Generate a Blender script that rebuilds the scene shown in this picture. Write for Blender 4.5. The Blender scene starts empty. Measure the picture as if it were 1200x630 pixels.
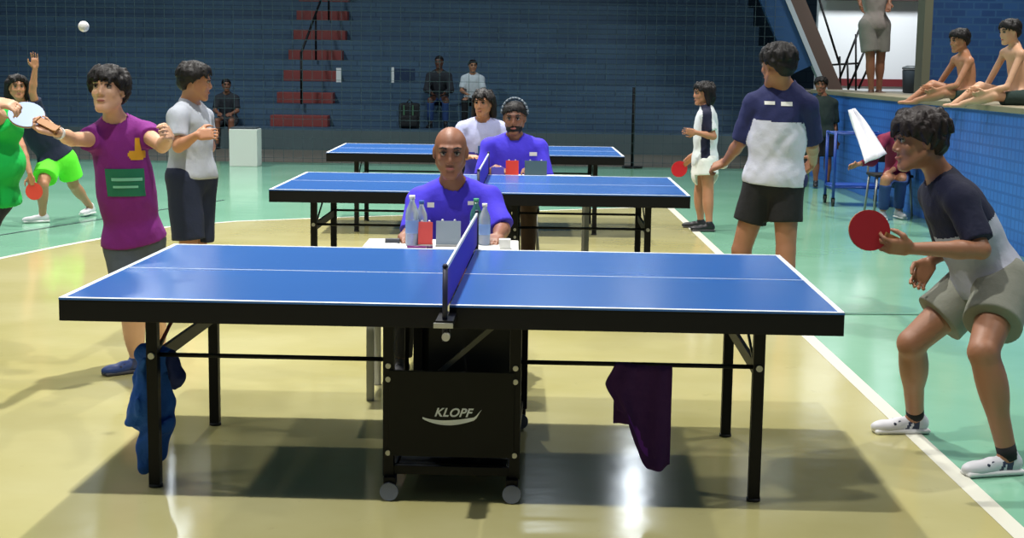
import bpy, bmesh, math, random
import numpy as np
from mathutils import Vector, Matrix
from mathutils.bvhtree import BVHTree

# ------------------------------------------------------------------ camera, world, light, exposure
sc = bpy.context.scene
col = sc.collection
FPX, PITCH, ROLL, CAMH = 1695.9, 0.1414, 0.0140, 1.60

def cam_axes():
    cp, sp, cr, sr = math.cos(PITCH), math.sin(PITCH), math.cos(ROLL), math.sin(ROLL)
    r = np.array([1.0, 0, 0]); f = np.array([0, cp, -sp]); u = np.cross(r, f)
    return r*cr + u*sr, -r*sr + u*cr, f
CR, CU, CF = cam_axes()
cam_d = bpy.data.cameras.new('camera'); cam = bpy.data.objects.new('camera', cam_d); col.objects.link(cam)
cam_d.sensor_width = 36; cam_d.lens = FPX/1200*36; cam_d.clip_end = 200
M = Matrix(((CR[0], CU[0], -CF[0], 0), (CR[1], CU[1], -CF[1], 0), (CR[2], CU[2], -CF[2], CAMH), (0, 0, 0, 1)))
cam.matrix_world = M
sc.camera = cam

def S(r, g, b):                                  # sRGB 0-255 -> linear
    f = lambda c: (c/255/12.92 if c <= 10 else ((c/255+.055)/1.055)**2.4)
    return (f(r), f(g), f(b), 1)

w = bpy.data.worlds.new('world'); sc.world = w; w.use_nodes = True
w.node_tree.nodes['Background'].inputs[0].default_value = (0.62, 0.80, 1.0, 1)
w.node_tree.nodes['Background'].inputs[1].default_value = 0.10
sc.view_settings.view_transform = 'Standard'; sc.view_settings.look = 'None'
sc.view_settings.exposure = 0.0; sc.view_settings.gamma = 1.0; sc.view_settings.use_curve_mapping = False

def lamp(name, loc, power, size=0.5, color=(1, .965, .91), target=None, shape='DISK', spread=180):
    d = bpy.data.lights.new(name, 'AREA'); d.shape = shape; d.size = size; d.energy = power; d.color = color
    d.spread = math.radians(spread)
    o = bpy.data.objects.new(name, d); col.objects.link(o); o.location = loc
    if target is not None:
        o.rotation_euler = (Vector(target)-Vector(loc)).to_track_quat('-Z', 'Y').to_euler()
    return o
# gym ceiling lamps, one row over the tables and one row each side
for yy, p in ((3.4, 180), (7.9, 235), (12.4, 260), (17.0, 270)):
    lamp('ceiling_lamp', (-1.2, yy, 7.0), p, .16, spread=112)
for yy, p in ((3.4, 90), (7.9, 150), (12.4, 260), (17.0, 280)):
    lamp('ceiling_lamp', (-7.0, yy, 7.0), p, .3, spread=125)
for yy, p in ((3.4, 90), (7.9, 160), (12.4, 190), (17.0, 170)):
    lamp('ceiling_lamp', (5.2, yy, 7.0), p, .3, spread=125)
lamp('ceiling_lamp', (-6.0, 22.0, 7.0), 330, .6, (.8, .9, 1))
lamp('ceiling_lamp', (0.5, 22.0, 7.0), 150, .6, (.8, .9, 1))
lamp('passage_fill', (5.9, 21.8, 3.6), 95, .5, (.93, .97, 1), (5.9, 24, 1.9))  # unseen area light, added to brighten the white passage wall

# ------------------------------------------------------------------ helpers
def ray(x, y): return CR*(x-600)/FPX + CU*(315-y)/FPX + CF
def g(x, y, z=0.0):
    d = ray(x, y); return np.array([0, 0, CAMH]) + d*(z-CAMH)/d[2]
def at(x, y, Y):
    d = ray(x, y); return np.array([0, 0, CAMH]) + d*Y/d[1]

MATS = {}
def mat(name, color, rough=.6, metal=0, noise=0, nscale=8, bump=0, bscale=40, coat=0, trans=0, alpha=1, emit=None, estr=0, spec=.5, sheen=0):
    if name in MATS: return MATS[name]
    m = bpy.data.materials.new(name); m.use_nodes = True; nt = m.node_tree; b = nt.nodes['Principled BSDF']
    b.inputs['Base Color'].default_value = color; b.inputs['Roughness'].default_value = rough
    b.inputs['Metallic'].default_value = metal; b.inputs['Coat Weight'].default_value = coat
    b.inputs['Transmission Weight'].default_value = trans; b.inputs['Alpha'].default_value = alpha
    b.inputs['Specular IOR Level'].default_value = spec; b.inputs['Sheen Weight'].default_value = sheen
    if emit: b.inputs['Emission Color'].default_value = emit; b.inputs['Emission Strength'].default_value = estr
    tc = nt.nodes.new('ShaderNodeTexCoord')
    if noise:
        n = nt.nodes.new('ShaderNodeTexNoise'); n.inputs['Scale'].default_value = nscale; n.inputs['Detail'].default_value = 5
        nt.links.new(tc.outputs['Object'], n.inputs['Vector'])
        mr = nt.nodes.new('ShaderNodeMapRange'); mr.inputs['To Min'].default_value = 1-noise; mr.inputs['To Max'].default_value = 1+noise
        nt.links.new(n.outputs['Fac'], mr.inputs['Value'])
        mx = nt.nodes.new('ShaderNodeVectorMath'); mx.operation = 'SCALE'; mx.inputs[0].default_value = color[:3]
        nt.links.new(mr.outputs[0], mx.inputs['Scale']); nt.links.new(mx.outputs[0], b.inputs['Base Color'])
    if bump:
        n2 = nt.nodes.new('ShaderNodeTexNoise'); n2.inputs['Scale'].default_value = bscale; n2.inputs['Detail'].default_value = 3
        nt.links.new(tc.outputs['Object'], n2.inputs['Vector'])
        bp = nt.nodes.new('ShaderNodeBump'); bp.inputs['Strength'].default_value = bump; bp.inputs['Distance'].default_value = .02
        nt.links.new(n2.outputs['Fac'], bp.inputs['Height']); nt.links.new(bp.outputs[0], b.inputs['Normal'])
    MATS[name] = m
    return m

def tag(o, label=None, cat=None, group=None, kind=None):
    if label: o['label'] = label
    if cat: o['category'] = cat
    if group: o['group'] = group
    if kind: o['kind'] = kind
    return o

def empty(name, loc, rz=0, **k):
    o = bpy.data.objects.new(name, None); col.objects.link(o); o.location = Vector(loc); o.rotation_euler = (0, 0, rz)
    o.empty_display_size = .1
    return tag(o, **k)

class MB:
    """collects shapes into one mesh"""
    def __init__(s): s.bm = bmesh.new(); s.mats = []
    def _m(s, m):
        if m is None: return 0
        if m not in s.mats: s.mats.append(m)
        return s.mats.index(m)
    def _add(s, bm2, m):
        i = s._m(m)
        vm = {v: s.bm.verts.new(v.co) for v in bm2.verts}
        for f in bm2.faces:
            try:
                nf = s.bm.faces.new([vm[v] for v in f.verts]); nf.material_index = i; nf.smooth = f.smooth
            except ValueError: pass
        bm2.free()
    def box(s, lo, hi, m=None, bev=0.0, rot=None, piv=None):
        b = bmesh.new(); bmesh.ops.create_cube(b, size=1)
        lo, hi = Vector(lo), Vector(hi); c = (lo+hi)/2; d = hi-lo
        for v in b.verts: v.co = Vector((v.co.x*d.x, v.co.y*d.y, v.co.z*d.z)) + c
        if bev: bmesh.ops.bevel(b, geom=b.edges[:], offset=bev, segments=2, affect='EDGES', profile=.7)
        if rot is not None:
            p = Vector(piv) if piv is not None else c
            for v in b.verts: v.co = rot @ (v.co-p) + p
        s._add(b, m); return s
    def cyl(s, a, b_, r, r2=None, m=None, n=16, cap=True, smooth=True):
        a, b_ = Vector(a), Vector(b_); d = b_-a; r2 = r if r2 is None else r2
        b = bmesh.new(); bmesh.ops.create_cone(b, segments=n, radius1=r, radius2=r2, depth=d.length, cap_ends=cap)
        q = d.to_track_quat('Z', 'Y')
        for v in b.verts: v.co = q @ v.co + (a+b_)/2
        for f in b.faces: f.smooth = smooth and len(f.verts) == 4
        s._add(b, m); return s
    def bar(s, a, b_, wd, th, m=None, up=(0, 0, 1), bev=0):
        a, b_ = Vector(a), Vector(b_); d = b_-a; z = d.normalized(); u = Vector(up)
        x = u.cross(z)
        if x.length < 1e-4: x = Vector((1, 0, 0))
        x.normalize(); y = z.cross(x)
        b = bmesh.new(); bmesh.ops.create_cube(b, size=1)
        for v in b.verts: v.co = x*v.co.x*wd + y*v.co.y*th + z*v.co.z*d.length + (a+b_)/2
        if bev: bmesh.ops.bevel(b, geom=b.edges[:], offset=bev, segments=2, affect='EDGES')
        s._add(b, m); return s
    def sph(s, c, r, m=None, n=16, sc_=(1, 1, 1)):
        b = bmesh.new(); bmesh.ops.create_uvsphere(b, u_segments=n, v_segments=n//2+2, radius=1)
        for v in b.verts: v.co = Vector((v.co.x*r*sc_[0], v.co.y*r*sc_[1], v.co.z*r*sc_[2])) + Vector(c)
        for f in b.faces: f.smooth = True
        s._add(b, m); return s
    def lathe(s, c, prof, m=None, n=20):
        b = bmesh.new(); rings = []
        for r, z in prof:
            rings.append([b.verts.new((c[0]+r*math.cos(t*2*math.pi/n), c[1]+r*math.sin(t*2*math.pi/n), c[2]+z)) for t in range(n)])
        for i in range(len(rings)-1):
            for j in range(n):
                f = b.faces.new((rings[i][j], rings[i][(j+1) % n], rings[i+1][(j+1) % n], rings[i+1][j])); f.smooth = True
        b.faces.new(rings[0][::-1]); b.faces.new(rings[-1])
        s._add(b, m); return s
    def prism(s, pts, z0, z1, m=None):
        b = bmesh.new(); lo = [b.verts.new((x, y, z0)) for x, y in pts]; hi = [b.verts.new((x, y, z1)) for x, y in pts]
        n = len(pts); b.faces.new(hi); b.faces.new(lo[::-1])
        for i in range(n): b.faces.new((lo[i], lo[(i+1) % n], hi[(i+1) % n], hi[i]))
        s._add(b, m); return s
    def xz_prism(s, pts, y0, y1, m=None):
        b = bmesh.new(); lo = [b.verts.new((x, y0, z)) for x, z in pts]; hi = [b.verts.new((x, y1, z)) for x, z in pts]
        n = len(pts); b.faces.new(lo); b.faces.new(hi[::-1])
        for i in range(n): b.faces.new((lo[i], hi[i], hi[(i+1) % n], lo[(i+1) % n]))
        s._add(b, m); return s
    def build(s, name, m=None, parent=None, **k):
        bmesh.ops.recalc_face_normals(s.bm, faces=s.bm.faces[:])
        me = bpy.data.meshes.new(name); s.bm.to_mesh(me); s.bm.free()
        if s.mats:
            for x in s.mats: me.materials.append(x)
        else: me.materials.append(m)
        o = bpy.data.objects.new(name, me); col.objects.link(o); o.parent = parent
        return tag(o, **k)

def copy_tree(o, parent=None):
    c = o.copy(); col.objects.link(c); c.parent = parent
    for ch in list(o.children): copy_tree(ch, c)
    return c

def rot_z(a): return Matrix.Rotation(a, 3, 'Z')

# ------------------------------------------------------------------ materials
black = mat('black_metal', S(9, 10, 12), .5, spec=.25)
blackp = mat('black_panel', S(11, 13, 12), .55, spec=.25)
grey_m = mat('grey_metal', S(150, 152, 150), .4, .3)
chrome = mat('dull_chrome', S(185, 185, 180), .35, .6)
white_p = mat('white_plastic', S(225, 226, 222), .5)
rubber_grey = mat('grey_wheel', S(96, 104, 118), .5)
tiretr = mat('dark_tyre', S(30, 32, 34), .6)

# ------------------------------------------------------------------ floor
def floor_mat(name, c1, c2, rough=.13):
    m = bpy.data.materials.new(name); m.use_nodes = True; nt = m.node_tree; b = nt.nodes['Principled BSDF']
    tc = nt.nodes.new('ShaderNodeTexCoord')
    n = nt.nodes.new('ShaderNodeTexNoise'); n.inputs['Scale'].default_value = .9; n.inputs['Detail'].default_value = 6
    nt.links.new(tc.outputs['Object'], n.inputs['Vector'])
    mx = nt.nodes.new('ShaderNodeMix'); mx.data_type = 'RGBA'; mx.inputs[6].default_value = c1; mx.inputs[7].default_value = c2
    cr = nt.nodes.new('ShaderNodeMapRange'); cr.inputs['From Min'].default_value = .35; cr.inputs['From Max'].default_value = .65
    nt.links.new(n.outputs['Fac'], cr.inputs['Value']); nt.links.new(cr.outputs[0], mx.inputs[0])
    # small scuffs
    n3 = nt.nodes.new('ShaderNodeTexNoise'); n3.inputs['Scale'].default_value = 7; n3.inputs['Detail'].default_value = 8; n3.inputs['Roughness'].default_value = .7
    nt.links.new(tc.outputs['Object'], n3.inputs['Vector'])
    m3 = nt.nodes.new('ShaderNodeMapRange'); m3.inputs['From Min'].default_value = .62; m3.inputs['From Max'].default_value = .75; m3.inputs['To Max'].default_value = .35
    nt.links.new(n3.outputs['Fac'], m3.inputs['Value'])
    mx2 = nt.nodes.new('ShaderNodeMix'); mx2.data_type = 'RGBA'; mx2.inputs[7].default_value = tuple(x*.55 for x in c2[:3]) + (1,)
    nt.links.new(m3.outputs[0], mx2.inputs[0]); nt.links.new(mx.outputs[2], mx2.inputs[6]); nt.links.new(mx2.outputs[2], b.inputs['Base Color'])
    n2 = nt.nodes.new('ShaderNodeTexNoise'); n2.inputs['Scale'].default_value = 3.5; n2.inputs['Detail'].default_value = 3
    nt.links.new(tc.outputs['Object'], n2.inputs['Vector'])
    bp = nt.nodes.new('ShaderNodeBump'); bp.inputs['Strength'].default_value = .07; bp.inputs['Distance'].default_value = .02
    nt.links.new(n2.outputs['Fac'], bp.inputs['Height']); nt.links.new(bp.outputs[0], b.inputs['Normal'])
    b.inputs['Roughness'].default_value = rough; b.inputs['Specular IOR Level'].default_value = .5
    return m
green_f = floor_mat('green_court_paint', S(132, 184, 156), S(118, 172, 142))
yellow_f = floor_mat('yellow_court_paint', S(184, 179, 130), S(170, 164, 108))
brown_f = floor_mat('brown_court_edge', S(112, 108, 96), S(100, 96, 84), .4)
line_w = mat('white_line_paint', S(215, 215, 200), .3)
line_d = mat('dark_line_paint', S(70, 90, 90), .3)

MB().box((-16, -4, -.1), (16, 40, 0)).build('floor', green_f, kind='structure')
yel = [(1.75, -3.9), (1.75, 16.45), (-2.08, 14.65), (-2.75, 14.3), (-3.29, 13.75), (-3.60, 12.95), (-3.85, 12.2), (-4.08, 11.4), (-4.5, 9.5), (-4.9, 6), (-5.0, -3.9)]
MB().prism(yel, .0002, .003).build('floor_yellow_area', yellow_f, kind='structure')
MB().box((-16, 22.8, .0002), (16, 26.1, .003)).build('floor_brown_strip', brown_f, kind='structure')
def strip(pts, wd, z, m, name):
    b = MB()
    bm = b.bm; L = []; n = len(pts)
    for i, p in enumerate(pts):
        a = Vector(pts[max(i-1, 0)]); c = Vector(pts[min(i+1, n-1)]); d = (c-a).normalized(); nn = Vector((-d.y, d.x))
        q = Vector(p); L.append((bm.verts.new((*(q+nn*wd/2), z)), bm.verts.new((*(q-nn*wd/2), z))))
    for i in range(n-1): bm.faces.new((L[i][0], L[i][1], L[i+1][1], L[i+1][0]))
    return b.build(name, m, kind='structure')
strip([(1.78, -3.9), (1.78, 16.5)], .075, .0045, line_w, 'floor_line_side')
strip(yel[1:], .06, .0045, line_w, 'floor_line_arc')
strip([(-5.6, 12.6), (-4.62, 12.9), (-3.9, 14.9), (-3.3, 16.5)], .03, .0045, line_d, 'floor_line_dark')
strip([(1.8, 9.35), (9, 9.6)], .05, .0045, mat('green_line_paint', S(88, 140, 116), .3), 'floor_line_cross')

# ------------------------------------------------------------------ bleachers and far wall
def brick_mat(name, c1, c2, sc_=1.0, rough=.55, mortar=None, bw=.5, rh=.25, squash=False):
    m = bpy.data.materials.new(name); m.use_nodes = True; nt = m.node_tree; b = nt.nodes['Principled BSDF']
    ge = nt.nodes.new('ShaderNodeTexCoord'); sp = nt.nodes.new('ShaderNodeSeparateXYZ'); cb = nt.nodes.new('ShaderNodeCombineXYZ')
    ad = nt.nodes.new('ShaderNodeMath'); ad.operation = 'ADD'
    nt.links.new(ge.outputs['Object'], sp.inputs[0]); nt.links.new(sp.outputs[0], ad.inputs[0]); nt.links.new(sp.outputs[1], ad.inputs[1])
    nt.links.new(ad.outputs[0], cb.inputs[0]); nt.links.new(sp.outputs[2], cb.inputs[1])
    br = nt.nodes.new('ShaderNodeTexBrick'); br.inputs['Scale'].default_value = sc_
    br.inputs['Color1'].default_value = c1; br.inputs['Color2'].default_value = c2; br.inputs['Mortar'].default_value = mortar or c2
    br.inputs['Brick Width'].default_value = bw; br.inputs['Row Height'].default_value = rh; br.inputs['Mortar Size'].default_value = .012
    if squash: br.offset = 0
    nt.links.new(cb.outputs[0], br.inputs['Vector'])
    n = nt.nodes.new('ShaderNodeTexNoise'); n.inputs['Scale'].default_value = 1.3; n.inputs['Detail'].default_value = 6
    nt.links.new(ge.outputs['Object'], n.inputs['Vector'])
    mr = nt.nodes.new('ShaderNodeMapRange'); mr.inputs['To Min'].default_value = .72; mr.inputs['To Max'].default_value = 1.3
    nt.links.new(n.outputs['Fac'], mr.inputs['Value'])
    sm = nt.nodes.new('ShaderNodeVectorMath'); sm.operation = 'SCALE'; nt.links.new(br.outputs['Color'], sm.inputs[0]); nt.links.new(mr.outputs[0], sm.inputs['Scale'])
    nt.links.new(sm.outputs[0], b.inputs['Base Color']); b.inputs['Roughness'].default_value = rough
    return m
bleach = brick_mat('blue_painted_blocks', S(72, 100, 122), S(68, 95, 116), 1, .6, S(54, 78, 98), 1.2, .1)
dirty = mat('grey_green_plinth', S(88, 104, 104), .7, noise=.15, nscale=2)
NT, Y0, RUN, RISE = 10, 26.0, .75, .4
prof = []
for k in range(NT):
    prof += [(Y0+RUN*k, RISE*k), (Y0+RUN*k, RISE*(k+1))]
prof += [(Y0+RUN*NT, RISE*NT), (Y0+RUN*NT, 0)]
b = MB(); bm = b.bm
A = [bm.verts.new((-15, y, z)) for y, z in prof]; B_ = [bm.verts.new((4.94, y, z)) for y, z in prof]
n = len(prof); bm.faces.new(A); bm.faces.new(B_[::-1])
for i in range(n): bm.faces.new((A[i], B_[i], B_[(i+1) % n], A[(i+1) % n]))
b.build('wall_bleachers', bleach, kind='structure')
MB().box((-15, 25.96, 0), (4.6, 25.995, .36)).build('baseboard_back', dirty, kind='structure')
wall_hi = brick_mat('upper_wall_blue', S(50, 70, 86), S(46, 66, 80), 1, .7, S(32, 50, 70), .6, .25)
YB = Y0+RUN*NT
MB().box((-15, YB+.01, 0), (12, YB+.25, 10)).build('wall_back', wall_hi, kind='structure')
day = mat('daylight_pane', (1, 1, 1, 1), .5, emit=(.85, .92, 1, 1), estr=15)
for i, (x, z0, z1, wd) in enumerate(((2.95, 7.7, 9.6, .42), (-7.85, 8.0, 9.9, .38))):
    f = MB().box((x-wd/2-.06, YB-.04, z0-.06), (x+wd/2+.06, YB+.008, z1+.06)).build('window_%d' % (i+1), white_p, kind='structure')
    MB().box((x-wd/2, YB-.06, z0), (x+wd/2, YB-.042, z1)).build('pane', day, f)

# red aisle steps
red_s = mat('red_step_paint', S(140, 62, 56), .6, noise=.12, nscale=5)
for k in range(1, 8):
    yk = Y0+RUN*k
    ty = [353, 360, 367, 372, 377, 380, 382][k-1]
    z = RISE*(k+1)
    cx = at(ty, 60, Y0+RUN*(k+0))[0]
    o = MB().box((-.52, -.36, 0), (.52, -.002, .2), bev=.01).build('aisle_step', red_s,
        label='red painted concrete step in the aisle of the blue bleachers, number %d of the rising flight' % k, cat='step', group='red aisle steps on the bleachers')
    o.location = (cx, yk, RISE*k)
ORD = ['lowest', 'second lowest', 'third from the bottom', 'middle', 'third from the top', 'second from the top', 'topmost']
for o in [x for x in bpy.data.objects if x.name.startswith('aisle_step')]:
    k = int(o['label'].split('number ')[1].split()[0]); o['label'] = 'red painted aisle step on the blue bleachers, %s of the flight' % ORD[k-1]
# handrail post in the aisle
hr = empty('aisle_handrail', (at(353, 118, 26.6)[0], 26.65, .8), label='thin black handrail rising up the aisle over the red bleacher steps', cat='handrail')
hx = hr.location
MB().cyl((0, 0, 0), (0.0, .0, .95), .025).build('post', black, hr)
MB().cyl((0, 0, .93), (.18, 4.6, 3.2), .022).build('rail', black, hr)
for k in (2, 4, 6): MB().cyl((.03*k, RUN*k+.02, RISE*k+.0), (.03*k, RUN*k+.02, .93+2.27*(RUN*k/4.6)), .02).build('post', black, hr)

# small things at the bleachers
P = at(397, 88, 26.7)
o = MB().box((P[0]-.045, P[1]-.02, P[2]-.13), (P[0]+.045, P[1], P[2]+.13), bev=.004).build('marker_sign', white_p, label='small upright white sign beside the red aisle steps', cat='sign')
P = at(471, 88, 26.7)
r = empty('row_sign', P, label='dark blue row sign with a white left edge on the bleachers', cat='sign')
MB().box((-.14, -.02, -.12), (.24, 0, .12), bev=.005).build('board', mat('dark_blue_board', S(28, 48, 78), .5), r)
MB().box((-.19, -.025, -.14), (-.142, 0, .14), bev=.004).build('edge_strip', white_p, r)

# white block on the floor
gx = g(288, 194)
o = empty('white_box', gx, label='tall white box standing on the green floor before the bleachers', cat='box')
MB().box((-.21, -.2, 0), (.21, .2, .56), bev=.012).build('body', white_p, o)
MB().box((-.19, -.18, .561), (.19, .18, .585), bev=.008).build('lid', mat('dark_lid', S(60, 70, 78), .5), o)

# backpack
P = at(480, 150, 26.35)
bp = empty('backpack', (P[0], 26.3, .4), label='black backpack with green stripes on the lowest bleacher row', cat='backpack')
bkm = mat('black_nylon', S(18, 22, 24), .7, bump=.3, bscale=30); gst = mat('green_stripe', S(70, 110, 80), .6)
MB().box((-.19, -.12, 0), (.19, .12, .46), bev=.07).build('body', bkm, bp)
MB().box((-.15, -.17, .04), (.15, -.08, .24), bev=.035).build('front_pocket', bkm, bp)
for x in (-.09, .07): MB().box((x-.015, -.135, .2), (x+.015, -.118, .42), bev=.004).build('stripe', gst, bp)
MB().cyl((-.05, 0, .46), (0, 0, .52), .01).cyl((0, 0, .52), (.05, 0, .46), .01).build('handle', bkm, bp)

# safety net
net_m = mat('net_cord', S(62, 80, 86), .8)
sn = empty('safety_net', (-2.2, 22.35, 0), label='fine mesh safety net hanging in front of the bleachers', cat='net')
b = MB(); x0, x1, zt = -7.2, 6.3, 6.0
i = 0
x = x0
while x <= x1:
    b.box((x-.003, -.003, .0), (x+.003, .003, zt)); x += .15
z = .1
while z < zt:
    b.box((x0, -.003, z-.003), (x1, .003, z+.003)); z += .15
b.build('mesh', net_m, sn)
MB().cyl((x0, 0, zt), (x1, 0, zt), .015).build('top_rope', net_m, sn)
P = g(739, 195)
pl = empty('net_pole', (P[0], P[1]-.3, 0), label='thin dark upright pole standing right of the farthest table', cat='pole')
MB().cyl((0, 0, .02), (0, 0, 1.25), .025).build('pole', black, pl); MB().cyl((0, 0, 0), (0, 0, .025), .16, m=black).build('base', black, pl)

# ------------------------------------------------------------------ right side wall, platform, passage
bluew = brick_mat('bright_blue_tiles', S(56, 116, 204), S(52, 110, 196), 1, .45, S(42, 96, 180), .1, .1, True)
bluet = brick_mat('dark_blue_tiles', S(40, 84, 138), S(30, 68, 120), 1, .5, S(46, 88, 134), .2, .1, False)
tan = mat('tan_coping', S(140, 132, 108), .6, noise=.12, nscale=3)
plat = mat('platform_concrete', S(120, 116, 104), .7, noise=.1)
MB().box((4.42, -3, 0), (4.62, 21.6, 1.22)).build('wall_right', bluew, kind='structure')
MB().box((4.38, -3, 1.221), (4.95, 21.6, 1.275), bev=.01).build('trim_1', tan, kind='structure')
MB().box((4.625, -3, 1.0), (12, 25.9, 1.22)).build('floor_platform', plat, kind='structure')
MB().box((5.62, 19.9, 1.222), (12, 20.1, 5)).build('wall_tiled', bluet, kind='structure')
MB().box((5.50, 19.75, 1.222), (5.61, 20.1, 5)).build('trim_2', mat('olive_plaster', S(110, 112, 92), .7), kind='structure')
whitew = mat('white_plaster', S(225, 228, 230), .55)
MB().box((4.95, 24.0, 1.222), (7.4, 24.15, 4.5)).build('wall_passage', whitew, kind='structure')
MB().box((4.95, 23.96, 1.30), (7.4, 23.995, 1.42)).build('trim_3', mat('dark_red_band', S(110, 30, 36), .5), kind='structure')
MB().box((4.95, 23.6, 2.68), (7.4, 23.95, 3.1)).build('trim_4', mat('dark_brown_beam', S(66, 34, 32), .6), kind='structure')
# sloped stair parapet
A = at(973, 112, 22.4); Bq = at(916, -25, 22.4)
pr = MB(); dx, dz = Bq[0]-A[0], Bq[2]-A[2]; Ln = math.hypot(dx, dz); nx, nz = -dz/Ln, dx/Ln
brownp = mat('brown_rail_paint', S(84, 66, 58), .6); blued = mat('stair_side_blue', S(26, 70, 116), .6)
st = empty('stair_parapet', (A[0], 22.4, 1.22), label='sloping brown stair parapet with white edge at the end of the bleachers', cat='parapet')
def sl(o0, o1, e0=0., e1=1.):
    pts = []
    for t, o_ in ((e0, o0), (e1, o0), (e1, o1), (e0, o1)):
        pts.append((dx*t+nx*o_, A[2]-1.22+dz*t+nz*o_))
    return pts
sgn = 1 if nx > 0 else -1
MB().xz_prism(sl(.0, sgn*.21), 0, .14).build('panel', brownp, st)
MB().xz_prism(sl(-sgn*.075, -sgn*.002), -.02, .16).build('edge_strip', mat('white_edge', S(170, 178, 186), .6), st)
MB().xz_prism(sl(-sgn*.42, -sgn*.078, .28), .0, .14).build('side_panel', blued, st)
# black railing in passage
rl = empty('passage_railing', (at(990, 104, 23)[0], 23.0, 1.22), label='thin black metal railing with crossed bars before the white passage wall', cat='railing')
def rb(a, c, r=.018):
    pa, pc = at(*a, 23.0)-np.array(rl.location), at(*c, 23.0)-np.array(rl.location)
    return MB().cyl(pa, pc, r)
for a, c in (((957, -10), (984, 76)), ((1012, 22), (984, 92)), ((1018, 48), (994, 104)), ((1026, 60), (1006, 104))): rb(a, c).build('diagonal_bar', black, rl)
for a, c in (((984, 66), (985, 106)), ((1003, 40), (1003, 106)), ((975, 80), (976, 106)), ((993, 70), (994, 106))): rb(a, c, .016).build('post', black, rl)
rb((972, 76), (1008, 74), .016).build('rail', black, rl)
P = at(1067, 90, 22.5)
db = empty('waste_bin', (P[0], 22.5, 1.222), label='dark upright bin at the right end of the white passage wall', cat='bin')
MB().lathe((0, 0, 0), [(.09, 0), (.11, .02), (.13, .34), (.12, .36)], n=16).build('body', mat('dark_bin', S(50, 60, 66), .5), db)
MB().lathe((0, 0, .362), [(.135, 0), (.135, .03), (.06, .06)], n=16).build('lid', mat('grey_lid', S(86, 92, 92), .5), db)

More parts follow.
